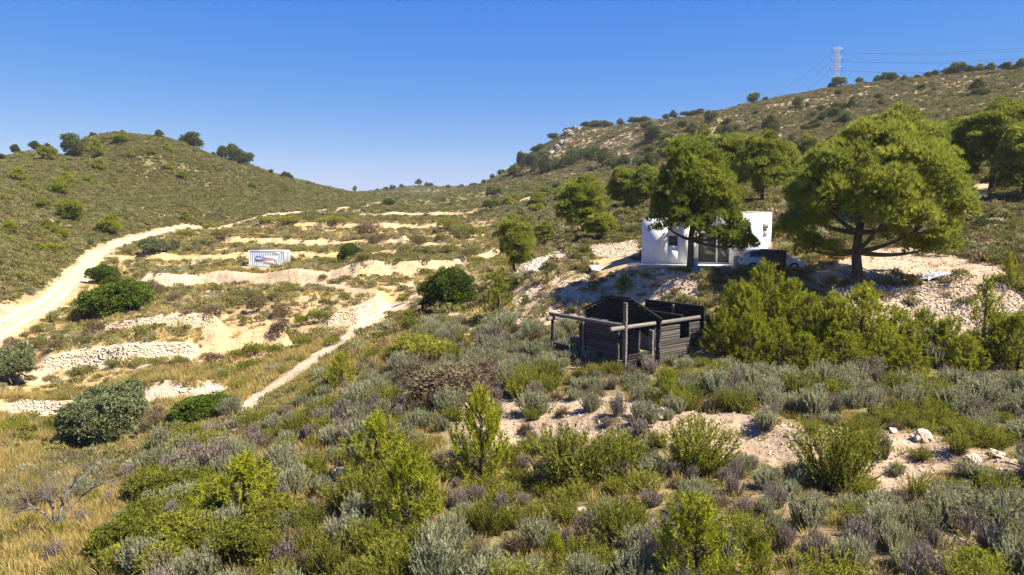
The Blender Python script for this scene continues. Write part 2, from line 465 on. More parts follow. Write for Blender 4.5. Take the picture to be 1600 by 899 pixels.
FIELDS = [hp(p) for p in ([(0,610),(60,590),(380,585),(330,600),(190,605),(0,625)], [(130,545),(320,520),(300,545)], [(470,450),(640,462),(600,470),(480,470)],
          [(540,440),(700,425),(780,405),(690,440),(600,450)], [(180,395),(380,395),(560,395),(560,402),(200,403)], [(380,365),(560,362),(570,373),(380,376)], [(450,345),(640,346),(640,352),(450,354)])]
EARTHS = [(hp(p), C_, k_) for p, C_, k_ in (([(205,425),(330,428),(430,442),(400,452),(300,470),(235,462)], np.array([.54,.42,.29]), .9), ([(240,380),(330,384),(390,392),(220,396)], np.array([.50,.41,.28]), .7),
    ([(0,655),(60,652),(200,642),(150,690),(60,715),(0,705)], np.array([.43,.32,.2]), .75), ([(60,632),(95,610),(85,650),(60,690),(38,690)], np.array([.54,.43,.31]), .95), ([(95,548),(200,545),(310,538),(300,575),(100,572)], np.array([.54,.42,.29]), .8), ([(180,492),(310,488),(330,512),(190,516)], np.array([.54,.42,.29]), .7),
    ([(190,618),(300,600),(358,598),(350,620),(250,640)], np.array([.54,.43,.31]), .9), ([(560,425),(680,418),(770,402),(690,440),(600,449)], np.array([.54,.38,.21]), .9), ([(20,575),(90,560),(95,600),(30,600)], np.array([.5,.36,.26]), .6), ([(640,376),(710,366),(705,384),(640,388)], np.array([.54,.41,.28]), .8), ([(395,333),(500,322),(510,329),(420,340)], np.array([.54,.45,.34]), .6))]
CLIFF = hp([(318,495),(440,495),(452,520),(440,535),(400,548),(318,550)])

thg = np.concatenate([np.linspace(-2.2, -.74, 44)[:-1], np.linspace(-.74, .74, 640), np.linspace(.74, 2.2, 44)[1:]])
lrg = np.concatenate([np.linspace(math.log(3), math.log(15), 24)[:-1], np.linspace(math.log(15), math.log(130), 560), np.linspace(math.log(130), math.log(430), 210)[1:], np.linspace(math.log(430), math.log(1700), 50)[1:]])
T_, L_ = np.meshgrid(thg, lrg); r_ = np.exp(L_)
GX = np.sin(T_) * r_; GY = np.cos(T_) * r_
GZ = base_h(GX, GY)
nr_, nc_ = GX.shape
V = np.stack([GX.ravel(), GY.ravel(), GZ.ravel()], -1)
ii = np.arange(nr_ * nc_).reshape(nr_, nc_)
F = np.stack([ii[:-1, :-1], ii[:-1, 1:], ii[1:, 1:], ii[1:, :-1]], -1).reshape(-1, 4)
# slope
du = np.gradient(np.stack([GX, GY, GZ], -1), axis=0); dv = np.gradient(np.stack([GX, GY, GZ], -1), axis=1)
nn_ = np.cross(du.reshape(-1, 3), dv.reshape(-1, 3)); slope = 1 - np.abs(nn_[:, 2]) / (np.linalg.norm(nn_, axis=1) + 1e-12)
x, y, z = V.T
rr = np.hypot(x, y)
f1 = fbm(x / 9, y / 9); f2 = fbm(x / 2.2 + 30, y / 2.2); f3 = fbm(x / .55, y / .55 + 8, 3); f4 = fbm(x / 30 + 7, y / 30 + 3)
wx = x + (f2 - .5) * 2.2 + (f3 - .5) * .5; wy = y + (fbm(x / 2.2 - 90, y / 2.2 + 55) - .5) * 2.2
C_SCRUB = np.array([.200,.150,.085]); C_GRASS = np.array([.40,.29,.12]); C_PALE = np.array([.43,.325,.22]); C_ORANGE = np.array([.45,.30,.155])
C_ROAD = np.array([.37,.285,.197]); C_WHITE = np.array([.60,.56,.50]); C_GREEN = np.array([.150,.135,.050]); C_PINK = np.array([.37,.265,.185])
col = np.tile(C_SCRUB, (len(x), 1))
def mixc(c, k):
    global col
    col = col * (1 - k[:, None]) + c * k[:, None]
mixc(C_GREEN, smooth(.4, .65, f1) * .6)
mixc(C_GRASS, smooth(.5, .72, f2) * .45)
valley = smooth(-.9, -.1, x / np.maximum(y, 1) * 1.6 + .9) * smooth(40, 50, rr) * (1 - smooth(200, 330, rr)) * (x / np.maximum(y, 1) < .02)
az = np.arctan2(x, y)
lefthill = smooth(5, 9, 0 * x + np.where((az < -.05), z + 6 - 0 * x, 0)) 
mixc(np.array([.40,.285,.145]), (.6 + .38 * smooth(.40, .56, f1)) * valley)
mixc(C_PALE, smooth(.54, .66, .5 * f2 + .5 * f1) * .75 * valley)
# right hill: pale rock showing through, in bands
rh = smooth(80, 140, rr) * smooth(-.03, .10, az + (f1 - .5) * .12)
band = fbm(x / 26, z / 2.4 + y / 90, 4)
mixc(np.array([.36,.265,.160]), rh * .75)
mixc(C_PALE * np.array([.86,.85,.84]), rh * smooth(.54, .64, band) * .85)
lh = (az < -.05) * smooth(-3, 3, z) * smooth(100, 130, rr)
mixc(np.array([.165,.145,.064]), lh * .92)

# steep risers of the terraces
st = np.zeros(len(x))
for k_, (wt, wr, Hh, w_, Lf) in _W.items():
    if k_ == 'w0': continue
    th_ = az; rw_ = np.interp(th_, wt, wr)
    win = smooth(wt[0] - .02, wt[0] + .01, th_) * (1 - smooth(wt[-1] - .01, wt[-1] + .02, th_))
    st = np.maximum(st, win * smooth(-.9, -.2, rr - rw_) * (1 - smooth(w_ + .4, w_ + 1.3, rr - rw_)))
st *= smooth(.03, .12, slope)
mixc(C_PALE, st * .95)
oran = smooth(.40, .55, fbm(x / 7 + 61, y / 7 + 12, 3))
mixc(C_ORANGE * 1.03, st * (.35 + .6 * oran))
for P_ in FIELDS: mixc(C_GRASS, poly_mask(wx, wy, P_) * .8)
mixc(C_GRASS, poly_mask(wx, wy, GRASS) * (.55 + .4 * (f2 > .5)))
mixc(C_ORANGE * 1.05, poly_mask(wx, wy, CLIFF) * .95)
for P_, c_, k_ in (*EARTHS, (BANK_L, np.array([.50,.37,.25]), .85), (BANK_R, C_PALE * np.array([1.0, .98, 1.0]), .92), (CUTB, C_PALE, .9), (YARD, C_ORANGE * 1.08, .9), (YARD2, np.array([.42,.305,.21]), .9), (FORE, C_PINK, .8), (FORE2, C_PINK, .8), (FORE3, C_PALE, .8)):
    mixc(c_, poly_mask(wx, wy, P_) * k_ * smooth(.25, .45, f2 + .25 * f3))
mixc(C_WHITE, poly_mask(wx, wy, WHITE) * 1.0)
dr = line_dist(x, y, ROAD) + (f2 - .5) * 1.3 + (f3 - .5) * .4
mixc(C_ROAD, 1 - smooth(.6, 1.15, dr))
ruts = (1 - smooth(.12, .3, np.abs(np.abs(line_dist(x, y, ROAD)) - .62)))
mixc(np.array([.40,.30,.20]), (1 - smooth(.9, 1.4, dr)) * (.55 * smooth(.45, .6, f2) + .3 * smooth(.5, .6, f3)) )
mixc(np.array([.56,.47,.36]), ruts * .6 * (1 - smooth(.8, 1.2, dr)))
rb = (1 - smooth(.7, 1.9, dr)) * smooth(.50, .64, f2)
mixc(C_PALE, rb * .9)
dp = line_dist(x, y, PATH) + (f3 - .5) * .7
mixc(C_ROAD * 1.4, (1 - smooth(.9, 1.5, dp + (f2 - .5) * 2.0 + (f3 - .5) * .8)))
mixc(np.array([.33,.25,.11]), (1 - smooth(.1, .22, np.abs(dp))) * .25)
dt = line_dist(x, y, TRACK) + (f3 - .5) * .5
mixc(C_ROAD, (1 - smooth(.35, .6, np.abs(dt - .7))) * .9)
dt2 = line_dist(x, y, TRACK2) + (f2 - .5) * 1.2
mixc(C_PALE, (1 - smooth(.9, 1.8, dt2)) * .9)
col *= (.75 + .34 * f3)[:, None]
me = bpy.data.meshes.new('ground')
fill_mesh(me, V, F, True)
ca = me.color_attributes.new('soil', 'FLOAT_COLOR', 'POINT')
ca.data.foreach_set('color', np.c_[col, np.ones(len(col))].astype(np.float32).ravel())
GROUND = link('ground', me, kind='structure')
m, n, l, b = newmat('soil')
at = n.new("ShaderNodeVertexColor"); at.layer_name = 'soil'
tc = n.new("ShaderNodeTexCoord")
n1 = n.new("ShaderNodeTexNoise"); n1.inputs['Scale'].default_value = 3.5; n1.inputs['Detail'].default_value = 8; n1.inputs['Roughness'].default_value = .7
vo = n.new("ShaderNodeTexVoronoi"); vo.inputs['Scale'].default_value = 5.5; vo.feature = 'F1'
n2 = n.new("ShaderNodeTexNoise"); n2.inputs['Scale'].default_value = .8; n2.inputs['Detail'].default_value = 8; n2.inputs['Roughness'].default_value = .75
for k_ in (n1, vo, n2): l.new(tc.outputs['Object'], k_.inputs['Vector'])
r1 = n.new("ShaderNodeMapRange"); r1.inputs['From Min'].default_value = .3; r1.inputs['From Max'].default_value = .7; r1.inputs['To Min'].default_value = .62; r1.inputs['To Max'].default_value = 1.32
l.new(n1.outputs['Fac'], r1.inputs[0])
r2 = n.new("ShaderNodeMapRange"); r2.inputs['From Min'].default_value = .3; r2.inputs['From Max'].default_value = .7; r2.inputs['To Min'].default_value = .78; r2.inputs['To Max'].default_value = 1.2
l.new(n2.outputs['Fac'], r2.inputs[0])
mu = n.new("ShaderNodeMath"); mu.operation = 'MULTIPLY'; l.new(r1.outputs[0], mu.inputs[0]); l.new(r2.outputs[0], mu.inputs[1])
mx = n.new("ShaderNodeVectorMath"); mx.operation = 'SCALE'; l.new(at.outputs[0], mx.inputs[0]); l.new(mu.outputs[0], mx.inputs['Scale'])
l.new(mx.outputs[0], b.inputs['Base Color'])
b.inputs['Roughness'].default_value = .97; b.inputs['Specular IOR Level'].default_value = .08
bp = n.new("ShaderNodeBump"); bp.inputs['Strength'].default_value = .8; bp.inputs['Distance'].default_value = .12
bsum = n.new("ShaderNodeMath"); bsum.operation = 'MULTIPLY_ADD'; bsum.inputs[1].default_value = -.4
l.new(vo.outputs['Distance'], bsum.inputs[0]); l.new(n1.outputs['Fac'], bsum.inputs[2])
l.new(bsum.outputs[0], bp.inputs['Height']); l.new(bp.outputs[0], b.inputs['Normal'])
me.materials.append(m)

# ------------------------------------------------------------------ plant builders (each returns mesh data)
def sph(g, n, zmin=-1.0):
    z = g.uniform(zmin, 1, n); a = g.uniform(0, 2 * math.pi, n); s = np.sqrt(1 - z * z)
    return np.stack([s * np.cos(a), s * np.sin(a), z], -1)

def crown_puffs(g, lobes, pr, dens=.62):
    """centres and radii of the foliage puffs that cover the lobes of a crown"""
    C = []; Rr = []
    lobes = np.asarray(lobes, float)
    for i, (cx, cy, cz, rx, ry, rz) in enumerate(lobes):
        ar = 4 * math.pi * ((rx * ry) ** 1.6 / 3 + (rx * rz) ** 1.6 / 3 + (ry * rz) ** 1.6 / 3) ** (1 / 1.6)
        n = max(3, int(ar / (pr * pr) * dens))
        d = sph(g, n, -.75)
        p = np.array([cx, cy, cz]) + d * np.array([rx, ry, rz]) * g.uniform(.72, 1.04, (n, 1))
        keep = np.ones(n, bool)
        for j, (ax, ay, az_, bx, by, bz) in enumerate(lobes):
            if j == i: continue
            q = ((p - [ax, ay, az_]) / [bx, by, bz]); keep &= (q * q).sum(1) > .42
        C.append(p[keep]); Rr.append(pr * g.uniform(.6, 1.3, keep.sum()))
    return np.concatenate(C), np.concatenate(Rr)

def puff_foliage(mb, g, C, Rr, tufts, n, L, W, spread=.75, flat=.8, up=.55, mi=0, diamond=False, tone=None, zmin=-.45, tvar=.22):
    N = len(C)
    cnt = np.maximum(6, (tufts * (Rr / Rr.mean()) ** 2)).astype(int)
    idx = np.repeat(np.arange(N), cnt); k = len(idx)
    d = sph(g, k, zmin)
    P = C[idx] + d * np.array([1, 1, flat]) * (Rr[idx] * g.uniform(.55, 1.08, k) ** .6)[:, None]
    dirs = nrm(d * np.array([1, 1, .9]) + np.array([0, 0, up]))
    tn = (np.full(N, .5) if tone is None else tone) + .2 * g.normal(size=N)
    blades(mb, g, P, dirs, n, L, W, spread, np.clip(tn[idx] + .12 * g.normal(size=k), 0, 1), tvar, mi, diamond)

def make_pine(seed, lobes, pr=.75, tufts=60, n=7, L=.3, W=.05, trunk=None, tr=.25, mat='pine', fork=None):
    """returns (trunk mesh, crown mesh)"""
    g = np.random.default_rng(seed)
    C, Rr = crown_puffs(g, lobes, pr, .42)
    cb = MB(); puff_foliage(cb, g, C, Rr * .95, tufts, n, L, W, .36, .85, .75, zmin=-.25, tvar=.16)
    tb = MB()
    tp = np.asarray(trunk, float); k = len(tp)
    tube(tb, tp, np.linspace(tr, tr * .55, k) * (1 + .35 * np.exp(-np.arange(k) * 2.0)), 9)
    for (cx, cy, cz, rx, ry, rz) in lobes:
        cc = np.array([cx, cy, cz])
        j = int(np.clip(np.searchsorted(tp[:, 2], cz - max(rx, rz) * 1.1), max(1, k // 2 - 1), k - 1)); s0 = tp[j]
        c1 = cc + [0, 0, -rz * .25]
        tube(tb, bez(s0, (s0 + c1) / 2 + [0, 0, -.12 * np.linalg.norm(c1 - s0)], c1, 7), np.linspace(tr * .5, tr * .16, 7), 6)
        q = C[np.linalg.norm((C - cc) / [rx, ry, rz], axis=1) < 1.3]
        for p in q[::2]:
            tube(tb, bez(c1, (c1 + p) / 2 - [0, 0, .15], p, 4), np.linspace(tr * .16, .015, 4), 4)
    return tb.mesh('pine_trunk', M['bark'], True), cb.mesh('pine_crown', M[mat])

def far_tree(seed, h, w, mat, kind='round'):
    g = np.random.default_rng(seed); mb = MB()
    nl = g.integers(3, 6); lob = []
    for i in range(nl):
        a = g.uniform(0, 6.28); q = g.uniform(.1, .33) * w
        lob.append((q * math.cos(a), q * math.sin(a), h * g.uniform(.3, .74), w * g.uniform(.22, .36), w * g.uniform(.22, .36), h * g.uniform(.2, .3)))
    if kind == 'cone':
        lob = [(0, 0, h * .35, w * .4, w * .4, h * .25), (g.uniform(-.1, .1) * w, 0, h * .6, w * .3, w * .3, h * .22), (0, g.uniform(-.1, .1), h * .82, w * .18, w * .18, h * .18)]
    C, Rr = crown_puffs(g, lob, .16 * w)
    puff_foliage(mb, g, C, Rr, 22, 5, .16 * w ** .6, .05 * w ** .6)
    tube(mb, [(0, 0, -.3), (.05, .02, h * .3), (0, 0, h * .6)], [.035 * h, .03 * h, .015 * h], 5, .5, 1)
    return mb.mesh('small_pine', [M[mat], M['bark']])

def shoots(mb, g, base, top, n_along, nb, L, W, tone, spread=.5, start=.25, mi=0, bend=.0):
    """bottle-brush shoots between base and top points"""
    N = len(base)
    t = np.linspace(start, 1, n_along)
    P = base[:, None] * (1 - t)[None, :, None] + top[:, None] * t[None, :, None]
    if bend: P[..., 2] += bend * np.sin(math.pi * t)[None] * np.linalg.norm(top - base, axis=1)[:, None] * -.3
    d = nrm(top - base)
    D = np.repeat(d[:, None], n_along, 1).reshape(-1, 3)
    blades(mb, g, P.reshape(-1, 3), D, nb, L, W, spread, np.repeat(tone, n_along), .2, mi)

def stems(mb, g, base, top, w, tone, mi=0):
    d = nrm(top - base); s = nrm(np.cross(d, g.normal(size=d.shape))) * w / 2
    N = len(base)
    V = np.stack([base - s, base + s, top], 1).reshape(-1, 3)
    mb.add(V, np.arange(N * 3).reshape(-1, 3), np.repeat(np.broadcast_to(tone, (N,)), 3), mi)

def wand_shrub(seed, h, w, n, mats, nl=12, nb=2, L=.075, W=.03, fan=.55, start=.3, spread=.35, clumps=5, bare=0.0):
    """many upright wands fanning from a few bases"""
    g = np.random.default_rng(seed); mb = MB()
    ca = g.uniform(0, 6.28, clumps); cr = np.sqrt(g.uniform(0, 1, clumps)) * w * .3
    ch = g.uniform(.7, 1.0, clumps)
    k = g.integers(0, clumps, n)
    b0 = np.stack([cr * np.cos(ca), cr * np.sin(ca), np.zeros(clumps)], -1)[k] + g.normal(size=(n, 3)) * [.04, .04, 0]
    a = g.uniform(0, 6.28, n); q = np.sqrt(g.uniform(0, 1, n))
    hh = h * (.35 + .65 * ch[k]) * np.sqrt(1 - .62 * q ** 2) * g.uniform(.84, 1.06, n)
    top = b0 + np.stack([q * np.cos(a) * w * fan * .5, q * np.sin(a) * w * fan * .5, hh], -1)
    b0[:, 2] -= .05
    tn = np.clip(.5 + .22 * g.normal(size=n), .05, .95)
    shoots(mb, g, b0, top, nl, nb, L, W, tn, spread, start)
    stems(mb, g, b0, top, .022, .3, 1)
    return mb.mesh('shrub', [M[m_] for m_ in mats])

def young_pine(seed, h, w, n, mats=('pine_young', 'bark'), L=.15, W=.028, nl=7, nb=6, conic=.75):
    g = np.random.default_rng(seed); mb = MB()
    z = g.beta(1.2, 1.25, n) * .93 + .02
    rad = w / 2 * np.interp(z, [0, .18, .5, 1], [.7, 1, .72 * conic + .18, .06])
    a = g.uniform(0, 6.28, n); q = np.sqrt(g.uniform(.05, 1, n))
    wob = 1 + .28 * np.sin(a * 3 + seed) * np.cos(z * 9 + seed)
    P = np.stack([q * rad * wob * np.cos(a), q * rad * wob * np.sin(a), z * h], -1)
    ln = g.uniform(.28, .5, n) * min(1, h / 2.2)
    out = np.stack([np.cos(a) * q, np.sin(a) * q, np.zeros(n)], -1)
    d = nrm(out * (.55 * (1 - z))[:, None] + [0, 0, .75] + .22 * g.normal(size=(n, 3)))
    tn = np.clip(.5 + .2 * g.normal(size=n), .05, .95)
    shoots(mb, g, P - d * (ln * .5)[:, None], P + d * (ln * .5)[:, None], nl, nb, L, W, tn, .55, .1)
    tube(mb, [(0, 0, -.2), (.03, 0, h * .4), (0, 0, h * .9)], [.022 * h, .016 * h, .006], 6, .5, 1)
    i0 = np.stack([np.zeros(n), np.zeros(n), np.maximum(.1, z * h - q * rad * .8)], -1)
    stems(mb, g, i0, P, .03, .5, 1)
    return mb.mesh('young_pine', [M[m_] for m_ in mats])

def leafy_bush(seed, w, h, mat, pr=.3, tufts=40, n=5, L=.1, W=.06, nl=6):
    g = np.random.default_rng(seed); mb = MB()
    lob = [(0, 0, h * .42, w * .36, w * .36, h * .4)]
    for i in range(nl):
        a = i * 6.28 / nl + g.uniform(-.4, .4)
        q = g.uniform(.2, .33); lob.append((w * q * math.cos(a), w * q * math.sin(a), h * g.uniform(.2, .72), w * g.uniform(.12, .25), w * g.uniform(.12, .25), h * g.uniform(.16, .34)))
    C, Rr = crown_puffs(g, lob, pr)
    C[:, 2] = np.maximum(C[:, 2], .05 * h)
    puff_foliage(mb, g, C, Rr, tufts, n, L, W, .7, .85, .4, 0, True)
    tube(mb, [(0, 0, -.2), (.05, .03, h * .3), (0, 0, h * .55)], [.05 * h, .04 * h, .02 * h], 6, .5, 1)
    for c in C[::3]:
        tube(mb, bez((0, 0, h * .1), (c[0] * .3, c[1] * .3, h * .25), c, 4), np.linspace(.018 * h, .006, 4), 4, .5, 1)
    return mb.mesh('bush', [M[mat], M['bark']])

def twig_bush(seed, w, h, n, mat='brown', L=.16, W=.018):
    g = np.random.default_rng(seed); mb = MB()
    d = sph(g, n, .0); ln = g.uniform(.55, 1.05, n)
    P = d * np.array([w / 2, w / 2, h]) * ln[:, None]
    b0 = P * .15; b0[:, 2] = -.03
    tn = np.clip(.5 + .2 * g.normal(size=n), .05, .95)
    shoots(mb, g, b0, P, 6, 4, L, W, tn, .8, .35)
    stems(mb, g, b0, P, .025, .4, 0)
    return mb.mesh('dry_bush', [M[mat]])

def grass_tuft(seed, mat, n=26, h=.5, w=.35):
    g = np.random.default_rng(seed); mb = MB()
    a = g.uniform(0, 6.28, n); q = np.sqrt(g.uniform(0, 1, n))
    b0 = np.stack([q * .3 * w * np.cos(a), q * .3 * w * np.sin(a), np.full(n, -.03)], -1)
    top = b0 + np.stack([q * w * .6 * np.cos(a + .4), q * w * .6 * np.sin(a + .4), h * g.uniform(.55, 1.1, n)], -1)
    d = nrm(top - b0); s = nrm(np.cross(d, g.normal(size=d.shape))) * .012
    mid = (b0 + top) / 2 + [0, 0, .06 * h]
    V = np.stack([b0 - s, b0 + s, mid + s * .8, mid - s * .8, top], 1).reshape(-1, 3)
    i = np.arange(n)[:, None] * 5
    F = np.concatenate([i + [0, 1, 2], i + [0, 2, 3], i + [3, 2, 4]])
    mb.add(V, F, np.repeat(np.clip(.5 + .25 * g.normal(size=n), 0, 1), 5))
    return mb.mesh('grass_tuft', [M[mat]])

def scrub_clump(seed, mat, w=1.0, h=.7, np_=7, tufts=26, L=.2, W=.075):
    g = np.random.default_rng(seed); mb = MB()
    a = g.uniform(0, 6.28, np_); q = np.sqrt(g.uniform(0, 1, np_)) * w * .32
    C = np.stack([q * np.cos(a), q * np.sin(a), h * g.uniform(.3, .6, np_)], -1)
    puff_foliage(mb, g, C, w * .24 * g.uniform(.7, 1.3, np_), tufts, 4, L, W, .7, h / w, .6, 0, False, None, -.5)
    return mb.mesh('scrub_clump', [M[mat]])

def stone_mesh(seed, sub=1, flat=.7):
    g = np.random.default_rng(seed)
    bm = bmesh.new(); bmesh.ops.create_icosphere(bm, subdivisions=sub, radius=.5)
    ax = np.array([1, g.uniform(.65, 1), flat * g.uniform(.7, 1.1)])
    pl = [(nrm(g.normal(size=3)), g.uniform(.3, .46)) for _ in range(6)]
    for v in bm.verts:
        c = np.array(v.co) * (1 + .12 * g.normal())
        for nn, dd in pl:
            e = c @ nn - dd
            if e > 0: c = c - nn * e
        v.co = c * ax
    me = bpy.data.meshes.new('stone'); bm.to_mesh(me); bm.free()
    return me
def mesh_VF(me):
    V = np.empty(len(me.vertices) * 3, np.float32); me.vertices.foreach_get('co', V)
    F = np.empty(len(me.polygons) * 3, np.int32); me.polygons.foreach_get('vertices', F)
    return V.reshape(-1, 3).astype(float), F.reshape(-1, 3)

def branching(mb, g, p, d, ln, r, depth, gravity=.0, wig=.35, mi=0, kids=(2, 4)):
    k = 5; P = [np.array(p, float)]; dd = np.array(d, float)
    for i in range(k - 1):
        dd = nrm(dd + wig * .45 * g.normal(size=3) + [0, 0, gravity]); P.append(P[-1] + dd * ln / (k - 1))
    tube(mb, np.array(P), np.linspace(r, r * .6, k), 5 if r > .02 else 3, .5, mi)
    if depth == 0: return
    for c in range(g.integers(*kids)):
        t = g.uniform(.45, 1); q = P[min(k - 1, int(t * k))]
        nd = nrm(dd + .75 * g.normal(size=3) + [0, 0, .15])
        branching(mb, g, q, nd, ln * g.uniform(.55, .8), r * .55, depth - 1, gravity, wig, mi, kids)

# ------------------------------------------------------------------ scattering as one object of stuff
def scatter(name, P, rot, scl, idx, protos, kind='stuff', tilt=None):
    lib = bpy.data.collections.new(name + '_kinds')
    for i, me in enumerate(protos):
        o = bpy.data.objects.new('%s_kind_%02d' % (name, i), me); lib.objects.link(o)
    me = bpy.data.meshes.new(name)
    me.vertices.add(len(P)); me.vertices.foreach_set('co', np.ascontiguousarray(P, dtype=np.float32).ravel())
    for nm, ty, dat in (('scl', 'FLOAT_VECTOR', scl), ('rot', 'FLOAT_VECTOR', rot)):
        a = me.attributes.new(nm, ty, 'POINT'); a.data.foreach_set('vector', np.ascontiguousarray(dat, dtype=np.float32).ravel())
    a = me.attributes.new('pick', 'INT', 'POINT'); a.data.foreach_set('value', np.ascontiguousarray(idx, dtype=np.int32))
    o = link(name, me, kind=kind)
    ng = bpy.data.node_groups.new(name + '_scatter', 'GeometryNodeTree')
    ng.interface.new_socket('Geometry', in_out='INPUT', socket_type='NodeSocketGeometry')
    ng.interface.new_socket('Geometry', in_out='OUTPUT', socket_type='NodeSocketGeometry')
    N = ng.nodes; L = ng.links
    gi = N.new('NodeGroupInput'); go = N.new('NodeGroupOutput')
    ci = N.new('GeometryNodeCollectionInfo'); ci.inputs['Collection'].default_value = lib
    ci.inputs['Separate Children'].default_value = True; ci.inputs['Reset Children'].default_value = True
    ip = N.new('GeometryNodeInstanceOnPoints'); ip.inputs['Pick Instance'].default_value = True
    def at(nm, ty):
        q = N.new('GeometryNodeInputNamedAttribute'); q.data_type = ty; q.inputs['Name'].default_value = nm
        return [s for s in q.outputs if s.name == 'Attribute' and s.enabled][0]
    e2 = N.new('FunctionNodeEulerToRotation')
    L.new(at('rot', 'FLOAT_VECTOR'), e2.inputs[0])
    L.new(gi.outputs[0], ip.inputs['Points']); L.new(ci.outputs[0], ip.inputs['Instance'])
    L.new(at('pick', 'INT'), ip.inputs['Instance Index']); L.new(e2.outputs[0], ip.inputs['Rotation'])
    L.new(at('scl', 'FLOAT_VECTOR'), ip.inputs['Scale'])
    L.new(ip.outputs[0], go.inputs[0])
    md = o.modifiers.new('scatter', 'NODES'); md.node_group = ng
    return o

def inview(P, mu=60, mv=60):
    u, v = project(P)
    return (u > -mu) & (u < 1600 + mu) & (v > -mv) & (v < 899 + mv) & (P[:, 1] > 3)

_BL = np.exp(np.linspace(math.log(6), math.log(900), 150))
def visible(P, lift=.5):
    """drop points that the ground itself hides from the camera"""
    n = len(P); ok = np.ones(n, bool)
    for i in range(0, n, 4000):
        Q = P[i:i + 4000] + [0, 0, lift]
        t = np.linspace(.25, .985, 26)
        W_ = Q[:, None] * t[None, :, None]
        h_ = base_h(W_[..., 0], W_[..., 1])
        ok[i:i + 4000] = (W_[..., 2] - h_ > -.35).all(1)
    return ok

# ------------------------------------------------------------------ white house
M['plaster'] = noise_mat('white_plaster', (.66,.65,.635), (.78,.775,.77), .7, .85, .15, 30)
M['white_frame'] = noise_mat('white_frame', (.78,.78,.78), (.82,.82,.82), 3, .5, 0)
M['glass'] = noise_mat('window_glass', (.05,.045,.045), (.09,.08,.075), 1.5, .08, 0, spec=.6)
M['concrete'] = noise_mat('concrete', (.42,.40,.37), (.58,.56,.52), 3, .9, .25, 20)

def wall_boxes(mb, x0, x1, y0, y1, z0, z1, holes, axis='x'):
    """a wall slab with rectangular holes (along its length, then height)"""
    xs = sorted({x0, x1, *[h[0] for h in holes], *[h[1] for h in holes]})
    for a, c in zip(xs[:-1], xs[1:]):
        zs = [(z0, z1)]
        for h in holes:
            if h[0] <= a and h[1] >= c:
                zs = [q for lo, hi in zs for q in ((lo, min(hi, h[2])), (max(lo, h[3]), hi)) if q[1] - q[0] > 1e-4]
        for lo, hi in zs:
            if axis == 'x': box(mb, (a, y0, lo), (c, y1, hi))
            else: box(mb, (y0, a, lo), (y1, c, hi))

